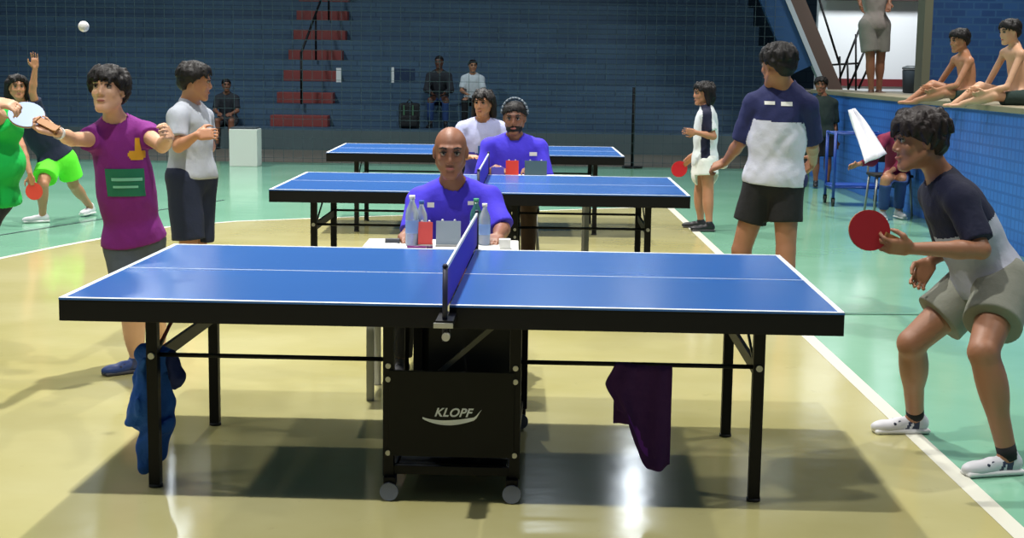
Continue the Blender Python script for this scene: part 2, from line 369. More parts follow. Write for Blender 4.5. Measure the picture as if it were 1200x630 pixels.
# ------------------------------------------------------------------ table tennis tables
def top_mat():
    m = mat('blue_table_paint', S(46, 98, 170), .24, noise=.05, nscale=1.5); return m
topm = top_mat(); lw = mat('table_line_white', S(225, 232, 240), .35)
netm = mat('net_violet', S(58, 40, 190), .75, bump=.25, bscale=300)
HL, HW, TZ = 1.37, .7625, .76
def make_table():
    r = empty('table_tennis_table', (0, 0, 0))
    for s in (-1, 1):
        xa, xb = (.004, HL) if s > 0 else (-HL, -.004)
        t = MB().box((xa, -HW, TZ-.007), (xb, HW, TZ), bev=.0015).build('tabletop', topm, r)
        b = MB(); z0, z1 = TZ+.0002, TZ+.0012
        xe = s*HL
        b.box((min(xe, xe-s*.02), -HW, z0), (max(xe, xe-s*.02), HW, z1))
        for q in (-1, 1): b.box((min(s*.004, xe-s*.02), min(q*HW, q*(HW-.02)), z0), (max(s*.004, xe-s*.02), max(q*HW, q*(HW-.02)), z1))
        b.box((min(s*.004, xe-s*.02), -.003, z0), (max(s*.004, xe-s*.02), .003, z1))
        b.build('boundary_line', lw, t)
        b = MB(); za, zb = TZ-.082, TZ-.0072
        b.box((xa, -HW+.002, za), (xb, -HW+.035, zb), bev=.002); b.box((xa, HW-.035, za), (xb, HW-.002, zb), bev=.002)
        b.box((xe-.035 if s > 0 else xe+.002, -HW+.036, za), (xe-.002 if s > 0 else xe+.035, HW-.036, zb), bev=.002)
        b.box((s*.35-.015, -HW+.036, za+.01), (s*.35+.015, HW-.036, zb))
        b.build('apron', black, r)
        for yy in (-.48, .46):
            l = MB().box((s*1.12-.021, yy-.021, .012), (s*1.12+.021, yy+.021, TZ-.024), bev=.003).build('leg', black, r)
            MB().cyl((s*1.12, yy, 0), (s*1.12, yy, .012), .026, m=tiretr).build('foot', tiretr, l)
        MB().bar((s*1.12, -.459, .485), (s*1.12, .439, .485), .016, .05).build('brace', black, r)
        MB().bar((s*1.105, -.46, .52), (s*1.105, -.08, .675), .008, .014).build('brace', black, r)
        MB().cyl((s*.24, -.475, .505), (s*1.099, -.475, .505), .0085).build('stay_rod', black, r)
        MB().cyl((s*.24, .47, .505), (s*1.099, .47, .505), .0085).build('stay_rod', black, r)
        MB().cyl((s*1.12, -.512, .505), (s*1.12, -.501, .505), .012, m=chrome).build('bolt', chrome, r)
    # central trolley
    for s in (-1, 1):
        for yy in (-.545, .545):
            MB().box((s*.232-.02, yy-.02, .085), (s*.232+.02, yy+.02, TZ-.024), bev=.003).build('upright', black, r)
            wz = MB()
            wz.cyl((s*.225-.014, yy-.02, .037), (s*.225+.014, yy-.02, .037), .037, n=24, m=tiretr)
            wh = wz.build('wheel', tiretr, r)
            MB().cyl((s*.225-.0165, yy-.02, .037), (s*.225+.0165, yy-.02, .037), .026, n=20).cyl((s*.225+.0, yy-.058, .037), (s*.225+.0, yy-.048, .037), .034, n=20).build('hub', rubber_grey, wh)
            MB().box((s*.225-.022, yy-.045, .05), (s*.225+.022, yy+.02, .088), bev=.004).build('caster_fork', black, r)
            if yy < 0:
                for zz in (.175, .45, .50): MB().cyl((s*.232, yy-.021, zz), (s*.232, yy-.028, zz), .010, n=12).build('bolt', chrome, r)
    for yy, sg in ((-.545, -1), (.545, 1)):
        pn = MB().box((-.229, yy+sg*.022-.006, .165), (.229, yy+sg*.022+.006, .485), bev=.004).build('front_panel', blackp, r)
        cu = bpy.data.curves.new('logo', 'FONT'); cu.body = 'KLOPF'; cu.size = .044; cu.shear = .35; cu.extrude = .0008; cu.offset = .0011; cu.align_x = 'CENTER'; cu.space_character = 1.05
        tmp = bpy.data.objects.new('tmp_logo', cu); col.objects.link(tmp); bpy.context.view_layer.update()
        lme = bpy.data.meshes.new_from_object(tmp.evaluated_get(bpy.context.evaluated_depsgraph_get())); bpy.data.objects.remove(tmp)
        lme.materials.clear(); lme.materials.append(lw); lg = bpy.data.objects.new('logo', lme); col.objects.link(lg); lg.parent = pn
        lg.location = (.004, yy+sg*.030, .318); lg.rotation_euler = (math.radians(90), 0, 0 if sg < 0 else math.pi)
        b = MB(); bm = b.bm; up = []; dn = []
        N = 24
        for i in range(N+1):
            t = i/N; x = -.105+.215*t; zc = .311-.022*math.sin(math.pi*min(1, t*1.08))**.8*(1-t*.35)+.004*t + (.03 if t > .9 else 0)*((t-.9)/.1); th = .0035+.006*math.sin(math.pi*t)
            if t > .92: th *= (1-t)/.08+.1
            up.append(bm.verts.new((x, yy+sg*.0302, zc+th))); dn.append(bm.verts.new((x, yy+sg*.0302, zc-th)))
        for i in range(N): bm.faces.new((dn[i], dn[i+1], up[i+1], up[i]))
        b.bm.faces.ensure_lookup_table()
        b.build('logo_swoosh', lw, pn)
        MB().box((-.23, yy-.012, .092), (.23, yy+.012, .125), bev=.003).build('lower_rail', black, r)
    MB().box((-.235, -.524, .095), (-.205, .524, .125), bev=.003).build('side_rail', black, r)
    MB().box((.205, -.524, .095), (.235, .524, .125), bev=.003).build('side_rail', black, r)
    MB().box((-.2, -.50, .10), (.2, .50, .118)).build('chassis_plate', blackp, r)
    MB().box((-.10, -.40, .13), (.205, -.385, .665)).build('inner_panel', mat('inner_black', S(10, 11, 12), .6), r)
    MB().bar((-.10, -.49, .42), (.17, -.49, .66), .016, .018).build('lift_arm', mat('arm_grey', S(84, 84, 78), .5, .2), r)
    MB().bar((-.17, -.49, .66), (-.205, -.2, .35), .016, .022).build('lift_arm', black, r)
    # net
    nt = MB().box((-.002, -HW-.13, TZ+.004), (.002, HW+.13, TZ+.14)).build('net', netm, r)
    MB().box((-.004, -HW-.13, TZ+.138), (.004, HW+.13, TZ+.1525), bev=.001).build('top_tape', lw, nt)
    for s in (-1, 1):
        p = MB().cyl((0, s*(HW+.14), TZ-.10), (0, s*(HW+.14), TZ+.155), .009).cyl((0, s*(HW+.14), TZ+.155), (0, s*(HW+.14), TZ+.165), .011, .006).build('net_post', mat('post_navy', S(16, 18, 52), .5), r)
        MB().box((-.03, min(s*(HW-.03), s*(HW+.165)), TZ-.045), (.03, max(s*(HW-.03), s*(HW+.165)), TZ-.025), bev=.003).box((-.012, min(s*(HW+.04), s*(HW+.09)), TZ-.1), (.012, max(s*(HW+.04), s*(HW+.09)), TZ-.046)).build('clamp', black, r)
        MB().box((-.036, min(s*(HW+.166), s*(HW+.172)), TZ-.05), (.03, max(s*(HW+.166), s*(HW+.172)), TZ-.032), bev=.002).cyl((.006, s*(HW+.172), TZ-.08), (.006, s*(HW+.15), TZ-.08), .014).build('clamp_screw', chrome, r)
    return r
TP = [(-.2201, 4.9613, -.0331), (-.2202, 9.37, -.0173), (-.3505, 13.296, .0021)]
T0 = make_table()
TL = ['large blue table tennis table nearest the camera with two towels hung on it', 'blue table tennis table in the middle, behind the bald referee', 'farthest blue table tennis table, in front of the bleachers']
tabs = []
for i, (x, y, a) in enumerate(TP):
    t = T0 if i == 0 else copy_tree(T0)
    t.location = (x - HW*math.sin(a), y + HW*math.cos(a), 0.003); t.rotation_euler = (0, 0, a)
    tag(t, TL[i], 'table tennis table', 'blue table tennis tables'); tabs.append(t)
def tl(i, x, y, z):
    """point of table i in world space"""
    xx, yy, a = TP[i]; px, py = xx-HW*math.sin(a), yy+HW*math.cos(a); c, s = math.cos(a), math.sin(a)
    return np.array([px+x*c-y*s, py+x*s+y*c, z+.003])

# ------------------------------------------------------------------ implicit surfaces: grid, primitives, surface nets
V3 = lambda *a: np.array(a, dtype=np.float64)
def nrm(v): v = np.asarray(v, float); return v/np.linalg.norm(v)
class Vol:
    def __init__(s, lo, hi, h):
        s.lo = np.asarray(lo, float); s.h = h; s.n = np.ceil((np.asarray(hi)-s.lo)/h).astype(int)+1
        s.D = np.full(s.n, 1.0, np.float32)
    def copy(s, off=0.0):
        v = Vol.__new__(Vol); v.lo, v.h, v.n = s.lo, s.h, s.n; v.D = s.D-np.float32(off); return v
    def sub(s, lo, hi, m):
        a = np.clip(np.floor((lo-m-s.lo)/s.h).astype(int), 0, s.n); c = np.clip(np.ceil((hi+m-s.lo)/s.h).astype(int)+1, 0, s.n)
        if (c <= a).any(): return None
        ax = [(s.lo[i]+s.h*np.arange(a[i], c[i])).astype(np.float32) for i in range(3)]
        return (slice(a[0], c[0]), slice(a[1], c[1]), slice(a[2], c[2])), (ax[0][:, None, None], ax[1][None, :, None], ax[2][None, None, :])
    def op(s, prim, k=.02, mode='u'):
        f, lo, hi = prim
        q = s.sub(lo, hi, k+3*s.h)
        if q is None: return s
        sl_, X = q; d = f(*X); a = s.D[sl_]
        if mode == 'u':
            h = np.maximum(k-np.abs(a-d), 0)/max(k, 1e-6); s.D[sl_] = np.minimum(a, d)-h*h*k*.25
        else:
            d = -d; h = np.maximum(k-np.abs(a-d), 0)/max(k, 1e-6); s.D[sl_] = np.maximum(a, d)+h*h*k*.25
        return s
    def plane(s, p, n):
        """keep the side n points away from"""
        n = nrm(n); p = np.asarray(p)
        X = [(s.lo[i]+s.h*np.arange(s.n[i])-p[i]).astype(np.float32)*np.float32(n[i]) for i in range(3)]
        s.D = np.maximum(s.D, X[0][:, None, None]+X[1][None, :, None]+X[2][None, None, :]); return s
    def merge(s, o, k=.01):
        h = np.maximum(k-np.abs(s.D-o.D), 0)/k; s.D = np.minimum(s.D, o.D)-h*h*k*.25; return s
    def wrinkle(s, amp, f, seed=0):
        rs = np.random.RandomState(seed)
        ax = [(s.lo[i]+s.h*np.arange(s.n[i])).astype(np.float32) for i in range(3)]
        m = np.abs(s.D) < 4*s.h
        I = np.nonzero(m); x, y, z = ax[0][I[0]], ax[1][I[1]], ax[2][I[2]]
        w_ = np.zeros(len(x), np.float32)
        for i in range(6):
            d = rs.randn(3)*f*(1+.5*rs.rand())*np.array((1, 1, .45)); ph = rs.rand()*6
            w_ += np.sin(x*d[0]+y*d[1]+z*d[2]+ph+1.5*np.sin(x*d[1]*.5+z*d[0]*.6))
        s.D[I] += amp*w_/2.4; return s
def cone(a, b, ra, rb):
    a, b = np.asarray(a, float), np.asarray(b, float); ab = b-a; L2 = max(float(ab@ab), 1e-9)
    def f(x, y, z):
        px, py, pz = x-np.float32(a[0]), y-np.float32(a[1]), z-np.float32(a[2])
        t = np.clip((px*np.float32(ab[0])+py*np.float32(ab[1])+pz*np.float32(ab[2]))/np.float32(L2), 0, 1)
        return np.sqrt((px-t*np.float32(ab[0]))**2+(py-t*np.float32(ab[1]))**2+(pz-t*np.float32(ab[2]))**2)-(np.float32(ra)+t*np.float32(rb-ra))
    r = max(ra, rb); return f, np.minimum(a, b)-r, np.maximum(a, b)+r
def ell(c, ax, r):
    c = np.asarray(c, float); ax = np.asarray(ax, float); r = np.asarray(r, float)
    def f(x, y, z):
        p = (x-np.float32(c[0]), y-np.float32(c[1]), z-np.float32(c[2])); k0 = 0; k1 = 0
        for i in range(3):
            u = (p[0]*np.float32(ax[i][0])+p[1]*np.float32(ax[i][1])+p[2]*np.float32(ax[i][2]))/np.float32(r[i])
            k0 = k0+u*u; k1 = k1+(u/np.float32(r[i]))**2
        k0 = np.sqrt(k0); k1 = np.sqrt(k1)+1e-6
        return (k0*(k0-1)/k1).astype(np.float32)
    R = max(r); return f, c-R, c+R
def rbox(c, ax, hf, rd):
    c = np.asarray(c, float); ax = np.asarray(ax, float)
    def f(x, y, z):
        p = (x-np.float32(c[0]), y-np.float32(c[1]), z-np.float32(c[2])); o = 0; mx = None
        for i in range(3):
            q = np.abs(p[0]*np.float32(ax[i][0])+p[1]*np.float32(ax[i][1])+p[2]*np.float32(ax[i][2]))-np.float32(hf[i]-rd)
            o = o+np.maximum(q, 0)**2; mx = q if mx is None else np.maximum(mx, q)
        return np.sqrt(o)+np.minimum(mx, 0)-np.float32(rd)
    R = float(np.linalg.norm(hf)); return f, c-R, c+R
def flatcyl(a, b, r):
    """flat ended cylinder, for cutting"""
    a, b = np.asarray(a, float), np.asarray(b, float); ab = b-a; L = np.linalg.norm(ab); n = ab/L
    def f(x, y, z):
        px, py, pz = x-np.float32(a[0]), y-np.float32(a[1]), z-np.float32(a[2])
        t = px*np.float32(n[0])+py*np.float32(n[1])+pz*np.float32(n[2])
        rr = np.sqrt(np.maximum(px*px+py*py+pz*pz-t*t, 0))-np.float32(r)
        return np.maximum(rr, np.maximum(-t, t-np.float32(L)))
    return f, np.minimum(a, b)-r, np.maximum(a, b)+r
def nets(v, name, mats, parent, origin, region=None):
    D = v.D; ins = D < 0
    nx, ny, nz = D.shape
    c = [ins[i:nx-1+i, j:ny-1+j, k:nz-1+k] for i in (0, 1) for j in (0, 1) for k in (0, 1)]
    cnt = sum(x.astype(np.int8) for x in c); act = (cnt > 0) & (cnt < 8)
    I = np.nonzero(act)
    if len(I[0]) == 0: return None
    idx = np.full(act.shape, -1, np.int32); idx[I] = np.arange(len(I[0]))
    P_ = np.zeros((len(I[0]), 3)); W_ = np.zeros(len(I[0]))
    corners = [(i, j, k) for i in (0, 1) for j in (0, 1) for k in (0, 1)]
    val = {q: D[I[0]+q[0], I[1]+q[1], I[2]+q[2]] for q in corners}
    for q in corners:
        for ax in range(3):
            if q[ax] == 0:
                q2 = list(q); q2[ax] = 1; q2 = tuple(q2); a, b2 = val[q], val[q2]
                m = (a < 0) != (b2 < 0); t = np.where(m, a/np.where(m, a-b2, 1), 0)
                pos = np.array(q, float)[None].repeat(len(t), 0); pos[:, ax] += t
                P_[m] += pos[m]; W_[m] += 1
    P_ /= W_[:, None]
    co = v.lo + v.h*(np.stack(I, 1)+P_)
    F_ = []
    for ax in range(3):
        sa = [slice(None)]*3; sb = [slice(None)]*3; sa[ax] = slice(0, -1); sb[ax] = slice(1, None)
        a, b2 = ins[tuple(sa)], ins[tuple(sb)]; E_ = np.nonzero(a != b2); o1, o2 = [(1, 2), (2, 0), (0, 1)][ax]
        ok = (E_[o1] > 0) & (E_[o2] > 0) & (E_[o1] < D.shape[o1]-1) & (E_[o2] < D.shape[o2]-1)
        E_ = [e[ok] for e in E_]; fl = a[tuple(E_)]
        q = []
        for d1, d2 in ((0, 0), (1, 0), (1, 1), (0, 1)):
            e = [x.copy() for x in E_]; e[o1] -= d1; e[o2] -= d2; q.append(idx[tuple(e)])
        q = np.stack(q, 1); q[~fl] = q[~fl][:, ::-1]; F_.append(q)
    F_ = np.concatenate(F_); F_ = F_[(F_ >= 0).all(1)]
    # one light smoothing pass
    acc = np.zeros_like(co); ct = np.zeros(len(co))
    for i in range(4):
        j = (i+1) % 4
        for s1, s2 in ((i, j), (j, i)):
            for k in range(3): acc[:, k] += np.bincount(F_[:, s1], co[F_[:, s2], k], len(co))
            ct += np.bincount(F_[:, s1], minlength=len(co))
    co = co*.55+acc/np.maximum(ct, 1)[:, None]*.45
    me = bpy.data.meshes.new(name)
    me.vertices.add(len(co)); me.vertices.foreach_set('co', (co-origin).astype(np.float32).ravel())
    me.loops.add(F_.size); me.loops.foreach_set('vertex_index', F_.ravel().astype(np.int32))
    me.polygons.add(len(F_)); me.polygons.foreach_set('loop_start', np.arange(0, F_.size, 4, dtype=np.int32)); me.polygons.foreach_set('loop_total', np.full(len(F_), 4, np.int32))
    me.polygons.foreach_set('use_smooth', np.ones(len(F_), bool))
    for m in (mats if isinstance(mats, (list, tuple)) else [mats]): me.materials.append(m)
    if region is not None:
        cc = co[F_].mean(1); me.polygons.foreach_set('material_index', region(cc).astype(np.int32))
    me.update(calc_edges=True); me.validate()
    o = bpy.data.objects.new(name, me); col.objects.link(o); o.parent = parent
    return o

# ------------------------------------------------------------------ people
def skin_mat(name, c):
    m = mat(name, c, .5, noise=.06, nscale=12, bump=.05, bscale=60); return m
SK = dict(light=skin_mat('skin_light', S(205, 160, 128)), mid=skin_mat('skin_mid', S(176, 124, 92)), tan=skin_mat('skin_tan', S(156, 108, 80)), brown=skin_mat('skin_brown', S(134, 88, 64)), dark=skin_mat('skin_dark', S(98, 62, 44)))
HAIR = mat('black_hair', S(17, 14, 14), .55, bump=.25, bscale=120, spec=.3)
HAIRB = mat('brown_hair', S(30, 20, 18), .5, bump=.25, bscale=120, spec=.35)
eye_w = mat('eye_white', S(150, 140, 132), .4); eye_d = mat('eye_iris', S(24, 18, 16), .2); brow_m = mat('eyebrow_hair', S(28, 22, 20), .8)
lip_m = mat('lip', S(150, 84, 76), .5)
def cl(name, c, r=.85, bump=.25): return mat(name, c, r, noise=.05, nscale=10, bump=bump, bscale=22)

def hand_prims(W, D_, N, side, curl, s, thumb=.5):
    """W wrist, D_ pointing direction, N the way the palm faces; thumb side T"""
    D_ = nrm(D_); N = nrm(N-D_*(N@D_)); T = np.cross(D_, N)*side
    out = [(rbox(W+D_*.052*s, (T, N, D_), (.04*s, .015*s, .046*s), .013*s), .015)]
    ln = [.068, .078, .072, .056]
    for i in range(4):
        p = W+D_*.092*s+T*(.029-.0195*i)*s; d = nrm(D_+T*(.09-.06*i)); a = 0
        for j in range(3):
            a += curl*(.5 if j == 0 else 1)
            dd = d*math.cos(a)+N*math.sin(a); q = p+dd*ln[i]*s*(.45, .31, .24)[j]
            out.append((cone(p, q, (.0092-.0008*j)*s, (.0086-.0009*j)*s), .004)); p = q
    p = W+D_*.02*s+T*.026*s; q = p+nrm(T*.75+D_*.65+N*.25)*.042*s; e = q+nrm(T*(.5-thumb*.8)+D_+N*(.2+thumb))*.032*s; e2 = e+nrm(T*(.2-thumb)+D_+N*(.2+thumb))*.026*s
    out += [(cone(p, q, .015*s, .012*s), .012), (cone(q, e, .0115*s, .0105*s), .005), (cone(e, e2, .0105*s, .0085*s), .004)]
    return out

def person(label, J, F=(0, -1, 0), U=(0, 0, 1), skin='mid', hgt=1.7, grid=.007, shirt=None, pants=None, hair='short', hairm=None, shoes=None,
           hands=None, fat=0., face=True, bodyF=None, sockm=None, name='person', head=1.0, clothw=1.0, legs=1.06):
    J = {k: np.asarray(v, float) for k, v in J.items()}
    s = hgt/1.72; hs = head*(.55+.45*s)
    sk = SK[skin]
    F = nrm(F); U = np.asarray(U, float); R_ = nrm(np.cross(F, U)); U = np.cross(R_, F)
    M_ = (J['hpR']+J['hpL'])/2; nk = J['nk']; Sx = nrm(nk-M_)
    X = nrm((J['shR']-J['shL'])+(J['hpR']-J['hpL'])*.7); X = nrm(X-Sx*(X@Sx)); N = np.cross(Sx, X)
    if N@nrm(bodyF if bodyF is not None else F) < 0: pass
    Xs = nrm(J['shR']-J['shL']); Xs = nrm(Xs-Sx*(Xs@Sx)); Ns = np.cross(Sx, Xs)
    Xh = nrm(J['hpR']-J['hpL']); Xh = nrm(Xh-Sx*(Xh@Sx)); Nh = np.cross(Sx, Xh)
    feet = min(J['anR'][2], J['anL'][2])
    base = np.array([(J['anR'][0]+J['anL'][0])/2, (J['anR'][1]+J['anL'][1])/2, feet-.07*s])
    if abs(base[2]) < .03: base[2] = 0.0
    root = empty(name, base, label=label, cat='person')
    pts = np.array(list(v for k, v in J.items() if not k.startswith('to'))+[J['hd']+U*.17, J['hd']+F*.15])
    lo, hi = pts.min(0)-.2, pts.max(0)+.2
    v = Vol(lo, hi, grid)
    tl_ = np.linalg.norm(nk-M_)
    up = lambda t: nk+(M_-nk)*t
    # torso and thighs
    sh_w = np.linalg.norm(J['shR']-J['shL'])/2
    v.op(ell(up(.30), (Xs, Ns, Sx), (min(.155*s, sh_w*.92)+fat*.4, .105*s+fat*.5, .34*tl_)), .03)
    v.op(ell(up(.62), (X, N, Sx), (.128*s+fat, .092*s+fat, .30*tl_)), .06)
    v.op(ell(up(.95), (Xh, Nh, Sx), (.155*s+fat*.7, .108*s+fat*.7, .13*s)), .06)
    v.op(cone(J['shR']*.8+J['shL']*.2, J['shL']*.8+J['shR']*.2, .058*s, .058*s), .05)
    for q in 'RL':
        v.op(cone(nk+Sx*.03*s, J['sh'+q]+Sx*.005, .045*s, .045*s), .04)
    tor = v.copy()
    for q in 'RL':
        v.op(cone(J['hp'+q], J['kn'+q], .083*s*legs+fat*.35, .055*s*legs), .03)
    legs_only = v.copy()
    for q in 'RL':
        v.op(ell(J['sh'+q], np.eye(3), (.056*s,)*3), .03)
        v.op(cone(J['sh'+q], J['el'+q], .047*s+fat*.15, .037*s+fat*.1), .02)
    for q in 'RL':
        tor.op(cone(J['hp'+q], J['hp'+q]+(J['kn'+q]-J['hp'+q])*.22, .086*s*legs+fat*.35, .08*s*legs+fat*.3), .03)
        tor.op(ell(J['sh'+q], np.eye(3), (.056*s,)*3), .03)
        tor.op(cone(J['sh'+q], J['el'+q], .047*s+fat*.15, .037*s+fat*.1), .02)
    # limbs, head, hands
    hand_p = {}
    for q in 'RL':
        el_, wr = J['el'+q], J['wr'+q]
        v.op(cone(el_, el_+(wr-el_)*.35, .038*s, .039*s), .012); v.op(cone(el_+(wr-el_)*.3, wr, .038*s, .025*s), .012)
        kn, an = J['kn'+q], J['an'+q]
        v.op(cone(kn, an, .051*s*legs, .034*s*legs), .015)
        dc = nrm(np.cross(nrm(an-kn), Xh)); dc = dc if dc@Nh < 0 else -dc
        lx = nrm(an-kn); sx2 = nrm(np.cross(lx, dc)); v.op(ell(kn+(an-kn)*.30+dc*.012*s, (lx, sx2, dc), (.115*s, .047*s*legs, .044*s*legs)), .05)
        td = J.get('to'+q, Nh); td = nrm(td)
        v.op(cone(an-V3(0, 0, .02*s)-td*.02*s, an+td*.13*s-V3(0, 0, .045*s), .032*s, .025*s), .02)
        hd_ = (hands or {}).get(q)
        if hd_ is None: hd_ = (wr-el_, Nh*.3+(J['hp'+('L' if q == 'R' else 'R')]-J['hp'+q]), .35)
        side = 1 if q == 'R' else -1
        # thumb side: for a right hand with fingers forward and the palm down the thumb points left
        for pr_, k in hand_prims(wr, np.asarray(hd_[0], float), np.asarray(hd_[1], float), side, hd_[2], s, *(hd_[3:4])): v.op(pr_, k)
    H = J['hd']
    def hp(r_, f_, u_): return H+(R_*r_+F*f_+U*u_)*hs
    ax = (R_, F, U); e3 = lambda a, b2, c2: (a*hs, b2*hs, c2*hs)
    v.op(ell(hp(0, -.012, .035), ax, e3(.074, .093, .083)), .02)
    v.op(ell(hp(0, .02, -.03), ax, e3(.058, .068, .078)), .03)
    v.op(cone(hp(-.012, .068, -.093), hp(.012, .068, -.093), .019*hs, .019*hs), .02)
    for t in (-1, 1):
        v.op(cone(hp(.054*t, .0, -.045), hp(.014*t, .062, -.092), .018*hs, .017*hs), .02)
        v.op(ell(hp(.038*t, .060, -.02), ax, e3(.02, .02, .018)), .02)
        v.op(cone(hp(.012*t, .082, .034), hp(.044*t, .070, .034), .011*hs, .010*hs), .012)
        v.op(ell(hp(.076*t, -.004, .0), (R_, F, U), e3(.009, .018, .031)), .006)
    for t in (-1, 1): v.op(ell(hp(.031*t, .096, .012), ax, e3(.017, .016, .011)), .008, 's')
    v.op(cone(hp(0, .080, .018), hp(0, .099, -.022), .009*hs, .0115*hs), .010)
    for t in (-1, 1): v.op(ell(hp(.013*t, .092, -.029), ax, e3(.008, .01, .008)), .005)
    v.op(ell(hp(0, .084, -.054), ax, e3(.024, .010, .006)), .005); v.op(ell(hp(0, .083, -.063), ax, e3(.020, .010, .007)), .005)
    v.op(cone(hp(0, -.025, -.04), nk+Sx*.0, .052*s, .056*s+fat*.2), .03)
    O = np.array(root.location)
    body = nets(v, 'body', sk, root, O)
    # face details
    if face:
        for t in (-1, 1):
            b = MB(); c_ = hp(.031*t, .0765, .012)-O
            b.sph(c_, .0115*hs, eye_w, 12); b.sph(c_+F*.0055*hs, .0077*hs, eye_d, 10); b.build('eye', None, root)
            MB().cyl(hp(.016*t, .0925, .035)-O, hp(.034*t, .089, .040)-O, .0042*hs, n=8).cyl(hp(.034*t, .089, .040)-O, hp(.052*t, .074, .033)-O, .0042*hs, .002*hs, n=8).build('eyebrow', brow_m, root)
            MB().cyl(hp(.017*t, .090, .017)-O, hp(.032*t, .0905, .0215)-O, .0028*hs, n=6).cyl(hp(.032*t, .0905, .0215)-O, hp(.047*t, .080, .015)-O, .0028*hs, n=6).build('eyelid', brow_m, root)
        b = MB(); b.sph((0, 0, 0), 1, n=12, sc_=(.021*hs, .0065*hs, .0062*hs))
        o = b.build('lips', lip_m, root); o.matrix_local = Matrix(((R_[0], F[0], U[0], 0), (R_[1], F[1], U[1], 0), (R_[2], F[2], U[2], 0), (0, 0, 0, 1))); o.location = Vector(hp(0, .0905, -.0585)-O)
    # shirt
    if shirt:
        c = tor.copy(.009*clothw+.002)
        loose = shirt.get('loose', .02)
        c.op(ell(up(.30), (Xs, Ns, Sx), (min(.155*s, sh_w*.92)+fat*.4+.012, .105*s+fat*.5+.014, .34*tl_)), .04)
        c.op(ell(up(.60), (X, N, Sx), (.14*s+fat+loose, .102*s+fat+loose, .36*tl_)), .06)
        pl_ = max(loose, (pants or {}).get('loose', 0)*.5+.012); c.op(ell(up(.97), (Xh, Nh, Sx), (.160*s+fat*.8+pl_, .116*s+fat*.8+pl_, .16*s)), .05)
        L_ = shirt.get('len', 1.08)
        for q in 'RL':
            sl_ = shirt.get('sleeve', .6); sh, el_ = J['sh'+q], J['el'+q]
            if sl_ > 0:
                c.op(cone(sh, sh+(el_-sh)*(min(sl_, 1)+.05), .060*s+fat*.2, .056*s*clothw+loose*.3+fat*.1), .03)
                if sl_ > 1:
                    wr = J['wr'+q]; c.op(cone(el_, el_+(wr-el_)*(sl_-1), .054*s, .040*s), .02)
                else: c.op(flatcyl(sh+(el_-sh)*sl_, sh+(el_-sh)*1.9, .095*s), .004, 's')
            else:
                c.op(flatcyl(sh+nrm(sh-nk)*.01, el_+(el_-sh)*.3, .085*s), .004, 's')
        c.wrinkle(shirt.get('wr', .0022), 26, 3)
        hem = up(L_); c.plane(hem, nrm(-Sx*1.0+(0 if 'hemt' not in shirt else np.asarray(shirt['hemt']))))
        nb = nk+Sx*.025*s
        c.op(cone(nk+Sx*.035*s+nrm(N if N@F > -2 else F)*.008, H, .066*s, .075*s), .004, 's')
        # drop anything of the thighs that is inside the hem (seated)
        mats = shirt['mat']; rg = shirt.get('region')
        if rg: reg = (lambda cc: rg(cc, dict(up=up, X=X, N=N, S=Sx, nk=nk, M=M_, J=J)))
        else: reg = None
        sh_o = nets(c, 'shirt', mats, root, O, reg)
        root_sh = sh_o
    # trousers, shorts or skirt
    if pants:
        c = legs_only.copy(.010); lo_ = pants.get('loose', .02); hem_t = pants.get('hem', .8)
        c.op(ell(up(.97), (Xh, Nh, Sx), (.160*s+fat*.7+lo_*.5, .114*s+fat*.7+lo_*.5, .135*s)), .05)
        for q in 'RL':
            hp_, kn, an = J['hp'+q], J['kn'+q], J['an'+q]
            if hem_t <= 1:
                c.op(cone(hp_, hp_+(kn-hp_)*(hem_t+.06), .090*s*legs+lo_*.5+fat*.3, (.066+.022*(1-hem_t))*s*legs+lo_*1.15), .03)
            else:
                c.op(cone(hp_, kn, .092*s+lo_*.5, .064*s+lo_*.6), .03); e = kn+(an-kn)*(hem_t-1)
                c.op(cone(kn, e, .062*s+lo_*.6, .045*s+lo_*.8), .02)
        if pants.get('skirt'):
            c.op(cone(M_, M_+(J['knR']+J['knL']-2*M_)/2*hem_t, .14*s, .15*s), .03)
        c.wrinkle(pants.get('wr', .0020), 20, 5)
        for q in 'RL':
            hp_, kn, an = J['hp'+q], J['kn'+q], J['an'+q]
            if hem_t <= 1: c.op(flatcyl(hp_+(kn-hp_)*hem_t, kn+(kn-hp_)*.6, .135*s), .003, 's')
            else: c.op(flatcyl(kn+(an-kn)*(hem_t-1), an+(an-kn)*.3, .09*s), .003, 's')
        c.plane(up(pants.get('waist', .84)), Sx)
        nets(c, pants.get('name', 'shorts'), pants['mat'], root, O, None)
    # hair
    if hair != 'bald':
        hm = hairm or HAIR
        ctr = [hp(0, 0, .05)]
        g2 = min(grid, .009)
        hv = Vol(H-.26, H+.26, g2)
        th, fr, si, ba = {'short': (.010, .062, .012, -.045), 'thick': (.018, .058, .0, -.065), 'fringe': (.020, .034, -.016, -.085), 'long': (.018, .062, .0, -.07), 'crop': (.006, .066, .015, -.03)}[hair]
        hr_, hf_, hu_ = .077+th, .094+th, .084+th
        hv.op(ell(hp(0, -.014, .037), ax, e3(hr_-.003, hf_-.003, hu_-.003)), .01)
        slope = (fr-ba)/.19
        hv.plane(hp(0, .09, fr+.012), nrm(-U+F*slope))
        for t in (-1, 1): hv.op(ell(hp(.072*t, .02, si-.01), ax, e3(.030, .040, .028)), .006, 's')
        rs = np.random.RandomState(int(abs(H[0])*1000) % 997)
        def hpos(az, u, lift=0.):
            q = max(1-((u-.037)/hu_)**2, 0)**.5
            return hp((hr_+lift)*q*math.sin(az), -.014+(hf_+lift)*q*math.cos(az), u)
        lw_ = {'short': .6, 'crop': .25, 'thick': 1.0, 'fringe': 1.15, 'long': 1.1}[hair]
